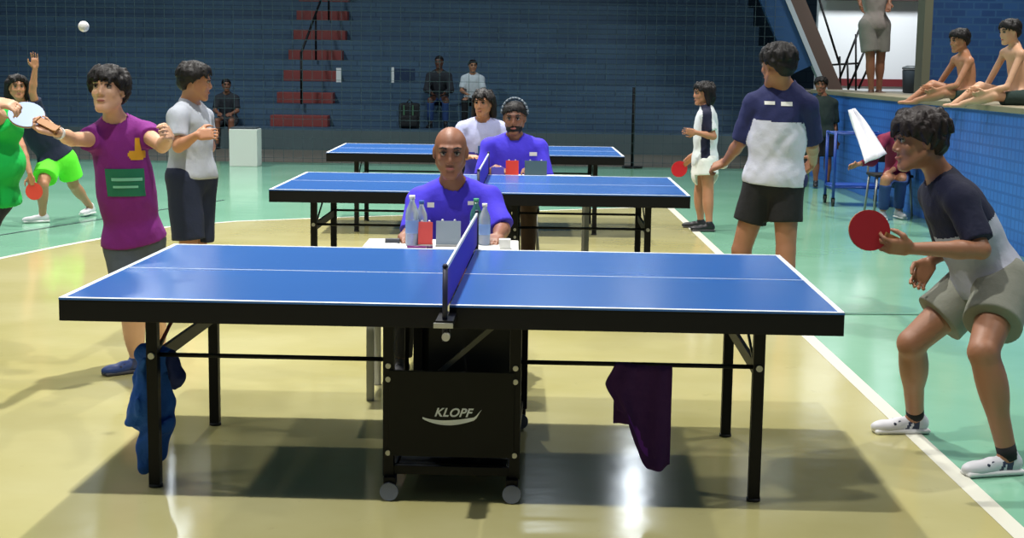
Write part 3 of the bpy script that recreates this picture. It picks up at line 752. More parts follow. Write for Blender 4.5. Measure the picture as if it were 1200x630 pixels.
        for ring, (u0, du) in enumerate(((.112, .035), (.092, .04), (.066, .04), (None, .045))):
            nn = (9, 14, 17, 24)[ring]
            for i_ in range(nn):
                az = (i_+rs.rand()*.7)/nn*2*math.pi; ca = math.cos(az)
                line = fr*max(ca, 0)**1.3+si*(1-abs(ca))**1.0*1+ba*max(-ca, 0) if ca < .55 or hair != 'fringe' else fr
                line += (rs.rand()-.5)*.016
                ua = line+du if u0 is None else u0
                if u0 is not None and u0-du < line-.005: continue
                ub = max(ua-du, line) if u0 is not None else line
                az2 = az+(rs.rand()-.5)*.35
                hv.op(cone(hpos(az, min(ua, .118), -.004), hpos(az2, ub, .004*lw_), .0135*lw_*hs, .0065*lw_*hs), .006)
        if hair in ('thick', 'fringe'):
            hv.op(ell(hp(0, -.07, -.01), ax, e3(.065, .04, .055)), .02)
        if hair == 'long':
            hv.op(ell(hp(0, -.065, -.03), ax, e3(.095, .06, .12)), .03)
            for t in (-1, 1): hv.op(cone(hp(.082*t, -.02, .05), hp(.095*t, -.03, -.10), .034*hs, .024*hs), .02)
            hv.wrinkle(.005, 60, 9)
        else: hv.wrinkle(.0012, 80, 9)
        nets(hv, 'hair', hm, root, O)
    # shoes
    if shoes:
        for q in 'RL':
            an = J['an'+q]; td = nrm(J.get('to'+q, Nh)); upv = V3(0, 0, 1)
            upv = nrm(upv-td*(upv@td)); sd = np.cross(td, upv); f0 = an-upv*.065*s
            sv = Vol(an-.3*s, an+.3*s, min(grid, .008))
            c0 = f0+td*.055*s
            sv.op(cone(c0-td*.085*s+upv*.030*s, c0+td*.02*s+upv*.030*s, .036*s, .034*s), .02)
            sv.op(ell(c0+td*.085*s+upv*.018*s, (td, sd, upv), (.075*s, .042*s, .034*s)), .03)
            sv.op(cone(c0-td*.075*s+upv*.045*s, an+upv*.012*s, .036*s, .040*s), .02)
            sv.plane(f0, -upv)
            so = nets(sv, 'shoe', [shoes[0], shoes[2]] if len(shoes) > 2 else shoes[0], root, O, (lambda cc, c0=c0, td=td: (np.abs((cc-c0)@td+.045) < .013).astype(int)+((np.abs((cc-c0)@td-.0+((cc-c0)@V3(0, 0, 1))*.5) < .008)).astype(int)) if len(shoes) > 2 else None)
            wv = Vol(an-.3*s, an+.3*s, min(grid, .008))
            wv.op(rbox(c0+upv*.0+td*.012*s, (td, sd, upv), (.135*s, .042*s, .012*s), .011*s), .01)
            nets(wv, 'sole', shoes[1], so if so else root, O)
            if len(shoes) > 2:
                cen = c0+td*.03*s+upv*.045*s-O
                MB().cyl(cen-sd*.03*s, cen+sd*.03*s+td*.01, .008*s).cyl(cen-sd*.038*s+td*.025*s-upv*.006, cen+sd*.038*s+td*.025*s-upv*.006, .006*s).box(cen-sd*0-V3(.001,.001,.001), cen+V3(.001,.001,.001)).build('laces', shoes[2], so)
            if sockm:
                kv = J['kn'+q]-an; kd = nrm(kv)
                MB().cyl(an-kd*.01-O, an+kd*.055*s-O, .042*s, .042*s, n=20).build('sock', sockm, root)
    root['_h'] = 1; del root['_h']
    info = dict(root=root, O=O, up=up, X=X, N=N, S=Sx, nk=nk, M=M_, J=J, hp=hp, s=s, R=R_, F=F, U=U)
    if shirt: info['shirt'] = sh_o
    return info

def decal(info, c, nrm_dir, up_dir, wd, ht, m, name, off=.003, cells=8, shape=None):
    """a printed patch laid over the shirt surface, centre c (world), seen along -nrm_dir"""
    sh = info['shirt']; me = sh.data
    tree = BVHTree.FromPolygons([v.co for v in me.vertices], [p.vertices[:] for p in me.polygons])
    nd = Vector(nrm(nrm_dir)); ud = Vector(nrm(np.asarray(up_dir)-np.asarray(nrm(nrm_dir))*(np.asarray(up_dir)@nrm(nrm_dir)))); rd = ud.cross(nd)
    C = Vector(np.asarray(c)-info['O']); bm = bmesh.new(); G = {}
    for i in range(cells+1):
        for j in range(cells+1):
            u, v = i/cells-.5, j/cells-.5
            p = C+rd*u*wd+ud*v*ht
            hit = tree.ray_cast(p+nd*.35, -nd)
            if hit[0] is not None: G[i, j] = bm.verts.new(hit[0]+nd*off)
    for i in range(cells):
        for j in range(cells):
            k = [(i, j), (i+1, j), (i+1, j+1), (i, j+1)]
            if all(q in G for q in k) and (shape is None or shape((i+.5)/cells-.5, (j+.5)/cells-.5)):
                f = bm.faces.new([G[q] for q in k]); f.smooth = True
    me2 = bpy.data.meshes.new(name); bm.to_mesh(me2); bm.free(); me2.materials.append(m)
    o = bpy.data.objects.new(name, me2); col.objects.link(o); o.parent = sh
    return o

def racket(label, c, n, hdir, col_m, r=.076, back=None):
    """c blade centre, n face normal, hdir from the blade towards the handle"""
    n = nrm(n); hdir = nrm(np.asarray(hdir)-n*(np.asarray(hdir)@n)); sd = np.cross(n, hdir)
    root = empty('table_tennis_racket', c, label=label, cat='racket')
    wood = mat('racket_wood', S(170, 120, 72), .5)
    def disc(name, o0, o1, rr, m, par, grow=1.0):
        b = MB(); bm = b.bm; A_, B2 = [], []
        for i in range(28):
            t = i*2*math.pi/28; x, y = math.cos(t)*rr, math.sin(t)*rr*1.06
            p = hdir*y*-1+sd*x
            A_.append(bm.verts.new(p+n*o0)); B2.append(bm.verts.new(p+n*o1))
        bm.faces.new(A_); bm.faces.new(B2[::-1])
        for i in range(28): bm.faces.new((A_[i], A_[(i+1) % 28], B2[(i+1) % 28], B2[i]))
        return b.build(name, m, par)
    disc('blade', -.003, .003, r, wood, root)
    disc('rubber', .0032, .0065, r*.985, col_m, root); disc('rubber', -.0065, -.0032, r*.985, back or col_m, root)
    MB().bar(hdir*r*.82, hdir*(r+.088), .026, .022, up=tuple(n), bev=.006).build('handle', wood, root)
    return root

# ------------------------------------------------------------------ people of the scene
navy = cl('navy_cloth', S(14, 20, 50)); navyb = cl('dark_blue_cloth', S(26, 34, 84)); whitec = cl('white_cloth', S(196, 200, 216)); lgrey = cl('light_grey_cloth', S(150, 156, 166))
greys = cl('grey_green_cloth', S(128, 130, 118)); blackc = cl('black_cloth', S(16, 17, 20)); violet = cl('violet_shirt', S(66, 52, 210))
purple = cl('purple_shirt', S(120, 26, 122)); greyc = cl('grey_shirt', S(160, 166, 176)); navys = cl('navy_shorts', S(16, 28, 54))
lime = cl('lime_cloth', S(96, 232, 48)); greent = cl('green_shirt', S(8, 200, 84)); brownc = cl('brown_trousers', S(78, 58, 40))
darkc = cl('charcoal_cloth', S(38, 42, 48)); jeans = cl('blue_jeans', S(32, 62, 110)); maroon = cl('maroon_cloth', S(128, 30, 64)); dgreen = cl('dark_green_cloth', S(30, 46, 42))
greysh = cl('grey_shorts', S(74, 82, 92))
shoe_w = mat('white_shoe', S(205, 206, 212), .5); sole_w = mat('white_sole', S(225, 225, 225), .5); sole_d = mat('dark_sole', S(60, 60, 64), .6)
shoe_b = mat('blue_shoe', S(34, 62, 120), .5); shoe_k = mat('black_shoe', S(24, 26, 30), .5); lace_n = mat('navy_lace', S(50, 56, 84), .6); sock_k = mat('dark_sock', S(24, 24, 28), .9)
red_r = mat('red_rubber', S(150, 14, 28), .55); red_b = mat('bright_red_rubber', S(200, 24, 36), .45); pale_r = mat('pale_reflection_rubber', S(158, 178, 214), .4); blk_r = mat('black_rubber', S(20, 20, 22), .5)  # pale_r: blurred white reflection put into the rubber colour

# --- front right player, crouching, facing left
def rgn_player(cc, I):
    t = ((cc-I['nk'])@(I['M']-I['nk']))/((I['M']-I['nk'])@(I['M']-I['nk']))
    back = (cc-(I['up'](.5)))@V3(1, 0, 0)
    r = np.ones(len(cc), int)
    r[t < .40] = 0
    # sleeves stay navy
    for q in 'RL':
        a, b = I['J']['sh'+q], I['J']['el'+q]; ab = b-a; tt = np.clip((cc-a)@ab/(ab@ab), 0, 1)
        d = np.linalg.norm(cc-(a+tt[:, None]*ab), axis=1); r[(d < .088) & (tt > -.1)] = 0
    return r
J = dict(hd=at(1077, 165, 5.86), nk=at(1106, 214, 5.92), shL=at(1128, 236, 5.72), shR=at(1096, 228, 6.06), elL=at(1150, 293, 5.62), elR=at(1112, 290, 6.16),
         wrL=at(1068, 291, 5.56), wrR=at(1090, 306, 6.02), hpL=at(1178, 334, 5.82), hpR=at(1148, 331, 6.05), knL=at(1152, 412, 5.58), knR=at(1068, 402, 6.0),
         anL=at(1180, 550, 5.62), anR=at(1072, 496, 6.26), toL=V3(-.98, -.25, 0), toR=V3(-1, -.12, 0))
J['anL'][2] = .075; J['anR'][2] = .075
RP = person('player in navy and white shirt and grey shorts crouching at the right', J, F=(-1, -.10, -.10), U=(-.12, 0, 1), skin='tan', hgt=1.62, grid=.0062,
            shirt=dict(mat=[navy, cl('pale_grey_cloth', S(170, 174, 188))], region=rgn_player, sleeve=.82, len=1.0, loose=.022), pants=dict(mat=greys, hem=.60, loose=.034, waist=.80), hair='fringe', hairm=HAIRB, legs=1.15,
            shoes=(shoe_w, sole_w, lace_n), sockm=sock_k, bodyF=(-1, 0, 0), head=1.06,
            hands=dict(L=(V3(-1, .02, .10), V3(0, .75, .6), .62, .5), R=(V3(-.5, -.1, -.85), V3(0, -1, .1), .7, .5)))
hdv = nrm(V3(-1, .02, .10)); hnv = nrm(V3(0, .75, .6)-hdv*(V3(0, .75, .6)@hdv)); hc = J['wrL']+hdv*.05+hnv*.022
rdir = nrm(V3(-1, -.05, .42))
racket('red table tennis racket held by the crouching player at right', hc+rdir*.125, (.10, -1, .10), -rdir, red_r, r=.079)

# --- boy in the purple shirt
J = dict(hd=at(127, 107, 7.17), nk=at(136, 147, 7.25), shR=at(111, 163, 7.22), shL=at(172, 158, 7.30), elR=at(84, 163, 6.98), elL=at(190, 171, 7.05),
         wrR=at(67, 155, 6.76), wrL=at(199, 160, 6.86), hpR=at(146, 288, 7.36), hpL=at(171, 286, 7.42), knR=at(156, 372, 7.25), knL=at(180, 366, 7.38),
         anR=at(160, 425, 7.28), anL=at(188, 418, 7.5), toR=V3(-.75, -.6, 0), toL=V3(-.5, -.8, 0))
J['anR'][2] = .07; J['anL'][2] = .07
PB = person('boy in a purple shirt with a green patch, arm stretched out, looking up', J, F=(-.12, -1, .18), U=(.02, .2, 1), skin='light', hgt=1.52, grid=.0068,
            shirt=dict(mat=purple, sleeve=.30, len=.96, loose=.014), pants=dict(mat=greysh, hem=.55, loose=.018), hair='fringe',
            shoes=(shoe_b, sole_d, lace_n), head=1.06, clothw=1.0,
            hands=dict(R=(V3(-1, -.15, .25), V3(.1, -.45, 1), .95, .6), L=(V3(.15, -1, .3), V3(-.8, -.1, -.2), 1.2, .9)))
ly = mat('yellow_print', S(214, 158, 34), .7); lg_ = mat('green_print', S(14, 112, 84), .7); lpale = mat('pale_print', S(120, 196, 170), .7)
decal(PB, at(153, 176, 7.1), (0, -1, 0), (0, 0, 1), .075, .11, ly, 'crest', cells=12, shape=lambda u, v: (abs(u) < .5 and v < -.05 and abs(u) < .5-abs(v+.25)*.6) or (abs(u-.08) < .16 and v >= -.05))
decal(PB, at(138, 216, 7.1), (-.15, -1, 0), (0, 0, 1), .19, .14, lg_, 'sponsor_patch', off=.004)
for v0, u0, uw in ((.028, .0, .15), (-.010, .0, .13), (-.035, -.01, .09)):
    pass
decal(PB, at(138, 212, 7.1), (-.15, -1, 0), (0, 0, 1), .13, .016, lpale, 'sponsor_stripe', off=.007, cells=6)
decal(PB, at(137, 221, 7.1), (-.15, -1, 0), (0, 0, 1), .11, .012, lpale, 'sponsor_stripe', off=.007, cells=6)
wp = (J['wrR']-PB['O']); dd = nrm(J['wrR']-J['elR'])
MB().cyl(wp-dd*.03, wp-dd*.012, .030, n=20).build('wristband', white_p, PB['root'])
hdv = nrm(V3(-1, -.15, .25)); hnv = nrm(V3(.1, -.45, 1)-hdv*(V3(.1, -.45, 1)@hdv)); hc = J['wrR']+hdv*.045+hnv*.022
rd = nrm(V3(-.93, .20, .42)); racket('pale blue table tennis racket held out by the boy in purple', hc+rd*.118, (.18, -.66, .73), -rd, pale_r, r=.08)

# --- boy in the grey shirt, arms folded
J = dict(hd=at(229, 96, 9.0), nk=at(222, 125, 9.05), shR=at(208, 138, 8.86), shL=at(238, 138, 9.22), elR=at(209, 172, 8.78), elL=at(246, 172, 9.3),
         wrR=at(231, 158, 8.72), wrL=at(226, 165, 8.95), hpR=at(215, 208, 8.96), hpL=at(235, 208, 9.12), knR=at(221, 282, 8.95), knL=at(232, 284, 9.12),
         anR=at(222, 360, 8.98), anL=at(231, 360, 9.15), toR=V3(.9, -.3, 0), toL=V3(1, .1, 0))
J['anR'][2] = .075; J['anL'][2] = .075
person('boy in grey shirt and navy shorts, arms folded, behind the boy in purple', J, F=(.92, .15, -.1), skin='mid', hgt=1.62, grid=.009,
       shirt=dict(mat=greyc, sleeve=.7, len=1.02), pants=dict(mat=navys, hem=.98, loose=.03), hair='thick', shoes=(shoe_k, sole_d), bodyF=(1, -.5, 0),
       hands=dict(R=(V3(1, .1, .1), V3(0, .8, -.3), .9, .3), L=(V3(-1, -.1, .1), V3(0, .9, 0), .8, .3)))

# --- bald referee behind the big table
J = dict(hd=at(528, 179, 7.30), nk=at(530, 220, 7.42), shR=at(492, 236, 7.42), shL=at(572, 234, 7.42), elR=at(483, 274, 7.30), elL=at(589, 268, 7.30),
         wrR=at(474, 276, 7.06), wrL=at(583, 277, 7.06), hpR=V3(-.47, 7.62, .50), hpL=V3(-.24, 7.62, .50), knR=V3(-.54, 7.26, .49), knL=V3(-.2, 7.26, .49),
         anR=V3(-.56, 7.24, .08), anL=V3(-.16, 7.34, .08), toR=V3(-.2, -1, 0), toL=V3(.2, -1, 0))
BR = person('bald man in a violet shirt sitting at the small white table behind the nearest table', J, F=(.02, -1, -.12), skin='brown', hgt=1.74, grid=.0072, fat=.015, head=1.08,
            shirt=dict(mat=violet, sleeve=.95, len=1.0, loose=.03), pants=dict(mat=blackc, hem=1.93, loose=.012, name='trousers'), hair='bald', shoes=(shoe_k, sole_d),
            hands=dict(R=(V3(.3, -1, -.15), V3(0, -.1, -1), .3, .3), L=(V3(-.3, -1, -.15), V3(0, -.1, -1), .3, .3)))
decal(BR, at(553, 241, 7.2), (0, -1, 0), (0, 0, 1), .05, .02, white_p, 'name_print', cells=4)
decal(BR, at(503, 243, 7.2), (0, -1, 0), (0, 0, 1), .035, .025, white_p, 'name_print', cells=4)

# --- second referee
def seated(px, Yd, headpy, sw=.19, seat=.47, lean=.1, facing=-1, floor=0.0, spread=.12, shin=.12, handfwd=.33, handz=.78, s=1.0, armx=.06, headdx=0):
    hd = at(px, headpy, Yd); x = hd[0]; z = hd[2]; f = facing
    nkz = z-.175*s; shz = nkz-.055*s
    return dict(hd=hd+V3(headdx, 0, 0), nk=V3(x, Yd-f*.04, nkz), shR=V3(x+f*sw, Yd-f*.05, shz), shL=V3(x-f*sw, Yd-f*.05, shz), elR=V3(x+f*(sw+armx), Yd+f*.04, shz-.26*s), elL=V3(x-f*(sw+armx), Yd+f*.04, shz-.26*s),
                wrR=V3(x+f*(sw-.06), Yd+f*handfwd, handz), wrL=V3(x-f*(sw-.06), Yd+f*handfwd, handz), hpR=V3(x+f*.095, Yd-f*lean, seat+.07), hpL=V3(x-f*.095, Yd-f*lean, seat+.07),
                knR=V3(x+f*spread, Yd-f*lean+f*.42*s, seat+.06), knL=V3(x-f*spread, Yd-f*lean+f*.42*s, seat+.06), anR=V3(x+f*spread, Yd-f*lean+f*(.42*s-shin+.12), floor+.075), anL=V3(x-f*spread, Yd-f*lean+f*(.42*s-shin+.12), floor+.075),
                toR=V3(.15*f, f, 0), toL=V3(-.15*f, f, 0))
J = seated(603, 11.6, 139, sw=.20, handfwd=.30, handz=.79)
R2 = person('bearded man in a violet shirt and cap sitting behind the middle table', J, F=(-.1, -1, -.1), skin='brown', hgt=1.76, grid=.0095, head=1.1,
            shirt=dict(mat=violet, sleeve=.9, len=1.0, loose=.03), pants=dict(mat=brownc, hem=1.9, loose=.012, name='trousers'), hair='short', shoes=(shoe_k, sole_d),
            hands=dict(R=(V3(.3, -1, -.1), V3(0, 0, -1), .3), L=(V3(-.3, -1, -.1), V3(0, 0, -1), .3)))
bv = Vol(J['hd']-.2, J['hd']+.2, .009)
bv.op(ell(R2['hp'](0, .035, -.062), (R2['R'], R2['F'], R2['U']), (.066, .062, .055)), .01); bv.op(ell(R2['hp'](0, .09, -.04), (R2['R'], R2['F'], R2['U']), (.022, .012, .006)), .01)
bv.plane(R2['hp'](0, .0, -.035), nrm(R2['U']+R2['F']*.1)); bv.wrinkle(.003, 90, 2)
nets(bv, 'beard', HAIR, R2['root'], R2['O'])
decal(R2, at(625, 181, 11.5), (0, -1, 0), (0, 0, 1), .06, .03, white_p, 'name_print', cells=4)
# headband of the headset
hb = MB()
for i in range(12):
    t0, t1 = math.pi*i/12, math.pi*(i+1)/12
    a = R2['hp'](math.cos(t0)*.094, -.01, .035+math.sin(t0)*.112)-R2['O']; c = R2['hp'](math.cos(t1)*.094, -.01, .035+math.sin(t1)*.112)-R2['O']
    hb.cyl(a, c, .010, n=8)
hb.build('headband', mat('grey_band', S(96, 108, 118), .5), R2['root'])

# --- woman beside him
J = seated(566, 12.6, 122, sw=.17, handfwd=.24, handz=.80, s=.95)
def rgn_w(cc, I):
    r = np.zeros(len(cc), int); x = (cc-I['M'])@I['X']; z = (cc-I['M'])@I['S']
    r[(z < .30)] = 1; r[(np.abs(x) < .03) & (z < .34)] = 0; r[(np.abs(x+.09) < .02)] = 0
    return r
WM = person('curly haired woman in a white and blue shirt with lanyard, sitting beside the bearded man', J, F=(-.35, -1, 0), skin='mid', hgt=1.62, grid=.0095,
            shirt=dict(mat=[cl('pale_lilac_cloth', S(180, 186, 226)), cl('royal_blue_cloth', S(60, 60, 180))], region=rgn_w, sleeve=.7, len=1.0), pants=dict(mat=blackc, hem=1.9, loose=.01, name='trousers'), hair='long', shoes=(shoe_k, sole_d))
decal(WM, WM['up'](.42)+V3(0, -.1, 0), (0, -1, 0), (0, 0, 1), .075, .07, mat('badge_blue', S(32, 96, 160), .5), 'badge', cells=4, off=.006)

# --- girl in white by the court line
J = dict(hd=at(824, 110, 14.2), nk=at(828, 128, 14.2), shR=at(828, 136, 14.05), shL=at(832, 136, 14.36), elR=at(836, 160, 14.0), elL=at(826, 164, 14.42),
         wrR=at(815, 155, 13.98), wrL=at(812, 182, 14.35), hpR=at(828, 190, 14.1), hpL=at(824, 190, 14.28), knR=at(830, 225, 14.08), knL=at(820, 224, 14.28),
         anR=at(831, 264, 14.02), anL=at(821, 262, 14.3), toR=V3(-1, -.1, 0), toL=V3(-1, .1, 0))
J['anR'][2] = .07; J['anL'][2] = .07
def rgn_g(cc, I):
    r = np.zeros(len(cc), int); J_ = I['J']
    u = (cc-J_['shR'])@V3(1, 0, 0); r[(np.abs(u+.0) < .045) & (cc[:, 1] < J_['nk'][1]-.02)] = 1
    return r
person('girl in a white and navy shirt and white skirt near the farthest table', J, F=(-1, -.15, -.05), skin='mid', hgt=1.5, grid=.0095,
       shirt=dict(mat=[cl('white_tee', S(214, 222, 224)), navy], region=rgn_g, sleeve=.75, len=1.1, loose=.02), pants=dict(mat=cl('white_skirt', S(226, 230, 226)), hem=.42, loose=.035, skirt=True, wr=.001, name='skirt'),
       hair='long', shoes=(shoe_k, sole_d), bodyF=(-1, 0, 0),
       hands=dict(R=(V3(-1, 0, .1), V3(0, 1, 0), .5), L=(V3(-.6, 0, -.6), V3(.1, -1, 0), .8)))
racket('small red table tennis racket held low by the girl in white', at(796, 198, 14.3), (.1, -1, .1), at(811, 186, 14.34)-at(796, 198, 14.3), red_b, r=.078)

# --- tall player with his back to the camera
J = dict(hd=at(911, 77, 9.20), nk=at(917, 104, 9.28), shR=at(946, 124, 9.22), shL=at(884, 122, 9.34), elR=at(952, 168, 9.34), elL=at(868, 166, 9.42),
         wrR=at(953, 190, 9.70), wrL=at(850, 190, 9.60), hpR=at(921, 212, 9.28), hpL=at(893, 212, 9.34), knR=at(921, 292, 9.24), knL=at(869, 292, 9.36),
         anR=at(919, 362, 9.2), anL=at(872, 362, 9.4), toR=V3(-.1, 1, 0), toL=V3(-.35, 1, 0))
J['anR'][2] = .08; J['anL'][2] = .08
def rgn_back(cc, I):
    z = (cc-I['M'])@I['S']; x = np.abs((cc-I['M'])@I['X']); r = np.ones(len(cc), int); L_ = np.linalg.norm(I['nk']-I['M'])
    r[z > L_*.66] = 0; r[x > .20] = 0
    for q in 'RL':
        a, b = I['J']['sh'+q], I['J']['el'+q]; ab = b-a; tt = np.clip((cc-a)@ab/(ab@ab), 0, 1)
        d = np.linalg.norm(cc-(a+tt[:, None]*ab), axis=1); r[(d < .085)] = 0
    return r
BK = person('tall player seen from behind in a navy and white shirt and black shorts', J, F=(-.55, .85, -.1), skin='tan', hgt=1.84, grid=.0085, head=1.1,
            shirt=dict(mat=[navyb, whitec], region=rgn_back, sleeve=.95, len=1.03, loose=.034, wr=.004), pants=dict(mat=blackc, hem=.60, loose=.02), hair='thick', shoes=(shoe_k, sole_d), bodyF=(-.3, 1, 0),
            hands=dict(L=(V3(-.4, .3, -.2), V3(.2, .5, -.8), 1.0), R=(V3(-.2, .8, -.4), V3(-1, 0, 0), .5)))
decal(BK, at(905, 121, 9.1), (0, -1, 0), (0, 0, 1), .06, .022, white_p, 'back_print', cells=6)
decal(BK, at(924, 122, 9.1), (0, -1, 0), (0, 0, 1), .07, .026, white_p, 'back_print', cells=6)
tag(MB().sph(at(846, 194, 9.66), .04, white_p, 14, (1, .8, .55)).build('hand_towel', white_p), 'small white folded cloth in the hand of the tall player', 'towel')

# --- person in lime shorts lunging at far left
J = dict(hd=at(20, 103, 13.9), nk=at(28, 126, 14.0), shR=at(12, 136, 14.0), shL=at(44, 130, 14.0), elL=at(38, 108, 13.9), elR=at(26, 172, 13.7), wrL=at(41, 80, 13.85), wrR=at(36, 206, 13.6),
         hpR=at(58, 190, 14.1), hpL=at(78, 188, 14.2), knR=at(50, 216, 13.85), knL=at(86, 216, 14.3), anR=at(50, 252, 14.0), anL=at(106, 240, 14.7), toR=V3(-.8, -.5, 0), toL=V3(-.2, -1, 0))
J['anR'][2] = .075; J['anL'][2] = .085
person('person with dark hair in navy shirt and lime green shorts lunging with one arm raised', J, F=(.5, -.9, .05), skin='mid', hgt=1.6, grid=.0095,
       shirt=dict(mat=navys, sleeve=.6, len=.95), pants=dict(mat=lime, hem=.7, loose=.04), hair='long', shoes=(shoe_w, sole_w), bodyF=(-.6, -.8, 0),
       hands=dict(L=(V3(0, 0, 1), V3(0, -1, 0), .2), R=(V3(.1, 0, -1), V3(0, -1, 0), .8)))
racket('red racket held low by the lunging person in lime shorts', at(40, 224, 13.55), (.3, -1, .1), at(36, 208, 13.6)-at(40, 224, 13.55), mat('orange_red_rubber', S(206, 60, 40), .5), r=.078)

# --- person in green shirt cut by the left edge
J = dict(hd=at(-38, 84, 7.0), nk=at(-28, 116, 7.05), shR=at(-58, 138, 7.0), shL=at(8, 150, 7.05), elR=at(-84, 190, 7.0), elL=at(-16, 124, 6.80), wrR=at(-86, 232, 6.8), wrL=at(-6, 119, 6.5),
         hpR=at(-52, 232, 7.1), hpL=at(-26, 232, 7.1), knR=at(-70, 335, 7.0), knL=at(-46, 335, 7.0), anR=at(-66, 430, 7.1), anL=at(-46, 430, 7.1), toR=V3(.3, -1, 0), toL=V3(.4, -1, 0))
J['anR'][2] = .075; J['anL'][2] = .075
person('person in a bright green shirt cut off by the left edge of the picture', J, F=(.8, -.6, 0), skin='light', hgt=1.6, grid=.009, fat=.08,
       shirt=dict(mat=greent, sleeve=.5, len=.98, loose=.05), pants=dict(mat=navys, hem=.7, loose=.03), hair='short', shoes=(shoe_w, sole_w), bodyF=(.3, -1, 0),
       hands=dict(L=(V3(.9, -.2, -.15), V3(0, .4, -1), .9)))

# --- spectators on the bleachers
def sit_far(px, Y, z_seat, floor, label, lean=.0, F=(0, -1, 0), shirtm=darkc, pantm=jeans, sk='mid', hair='short', s=.95, sleeve=.8, grid=.012, hem=1.9, armf=.30, hz=.22, tilt=0, shirtless=False, sp=.14, pname='trousers', dx=0, shoe=(shoe_k, sole_d), shin=.02, rz=0):
    x = at(px, 100, Y)[0]; zs = z_seat
    J = dict(hd=V3(x+tilt, -lean-.02, zs+.78*s), nk=V3(x+tilt*.7, -lean*.8, zs+.60*s), shR=V3(x+tilt*.7-.17*s, -lean*.8, zs+.53*s), shL=V3(x+tilt*.7+.17*s, -lean*.8, zs+.53*s),
             elR=V3(x-.22*s, -lean-.06, zs+.29*s), elL=V3(x+.22*s, -lean-.06, zs+.29*s), wrR=V3(x-.12*s, -armf, zs+hz), wrL=V3(x+.12*s, -armf, zs+hz),
             hpR=V3(x-.09*s, 0, zs+.09), hpL=V3(x+.09*s, 0, zs+.09), knR=V3(x-sp*s, -.42*s, zs+.09), knL=V3(x+sp*s, -.42*s, zs+.09),
             anR=V3(x-sp*s, -.42*s-shin, floor+.075), anL=V3(x+sp*s, -.42*s-shin, floor+.075), toR=V3(-.2, -1, 0), toL=V3(.2, -1, 0))
    c, s_ = math.cos(rz), math.sin(rz)
    for k, v in J.items():
        if k[:2] == 'to': J[k] = V3(v[0]*c-v[1]*s_, v[0]*s_+v[1]*c, v[2]); continue
        u = v[0]-x; J[k] = V3(x+u*c-v[1]*s_, Y+u*s_+v[1]*c, v[2])
    return person(label, J, F=F, skin=sk, hgt=1.72*s, grid=grid, shirt=None if shirtless else dict(mat=shirtm, sleeve=sleeve, len=1.0, loose=.02), pants=dict(mat=pantm, hem=hem, loose=.015 if hem > 1 else .035, name=pname if hem > 1 else 'shorts'), hair=hair, shoes=shoe)
sit_far(515, 27.05, .81, .40, 'man in a dark jacket and jeans sitting on the bleachers above the backpack', lean=.18, F=(-.2, -1, -.1), sleeve=1.9, armf=.42, sk='dark', hair='crop', s=1.0)
sit_far(554, 27.05, .81, .40, 'person in a white shirt sitting on the bleachers beside the man in dark', lean=.08, F=(.2, -1, 0), shirtm=cl('white_tee', S(214, 222, 224)), pantm=blackc, s=.92)
sit_far(267, 26.3, .41, 0.0, 'person in dark clothes sitting on the low ledge by the white box', lean=.12, F=(.3, -1, 0), shirtm=darkc, pantm=darkc, sk='brown', s=.92, hem=.95, grid=.012)

# --- jeans person behind the right player
J = seated(1062, 17.2, 140, sw=.16, seat=.42, facing=-1, lean=.05, handfwd=.25, handz=.62)
x0 = J['hd'][0]
J['hd'] = at(1060, 140, 15.7); J['nk'] = at(1054, 158, 15.75); J['shR'] = at(1034, 164, 15.65); J['shL'] = at(1060, 166, 15.95); J['elR'] = at(1022, 188, 15.45); J['wrR'] = at(1004, 193, 15.35); J['elL'] = at(1058, 190, 15.7)
J['wrL'] = at(1042, 202, 15.5); J['hpR'] = at(1044, 208, 15.78); J['hpL'] = at(1057, 208, 15.92); J['knR'] = at(1038, 210, 15.35); J['knL'] = at(1056, 210, 15.5); J['anR'] = V3(J['knR'][0], 15.4, .075); J['anL'] = V3(J['knL'][0], 15.55, .075)
x0 = J['hpR'][0]+.03
person('seated person in maroon top and jeans behind the head of the crouching player', J, F=(-.8, -.6, -.2), skin='mid', hgt=1.55, grid=.0105,
       shirt=dict(mat=maroon, sleeve=1.6, len=1.0), pants=dict(mat=jeans, hem=1.9, loose=.015, name='trousers'), hair='thick', shoes=(mat('pale_shoe', S(150, 158, 160), .6), sole_w))
# --- dark standing person by the stairs
J = dict(hd=at(962, 100, 19.4), nk=at(964, 114, 19.4), shR=at(951, 121, 19.4), shL=at(977, 121, 19.45), elR=at(947, 148, 19.4), elL=at(979, 146, 19.5), wrR=at(952, 172, 19.25), wrL=at(980, 166, 19.4),
         hpR=at(957, 158, 19.4), hpL=at(971, 158, 19.4), knR=at(956, 186, 19.4), knL=at(970, 186, 19.4), anR=at(956, 208, 19.4), anL=at(970, 208, 19.4), toR=V3(-.2, -1, 0), toL=V3(.2, -1, 0))
J['anR'][2] = .075; J['anL'][2] = .075
person('child in dark green clothes standing at the foot of the stair parapet', J, F=(-.3, -1, 0), skin='brown', hgt=1.42, grid=.011, shirt=dict(mat=dgreen, sleeve=.9, len=1.05, loose=.03), pants=dict(mat=blackc, hem=.9, loose=.03), hair='thick', shoes=(shoe_k, sole_d))

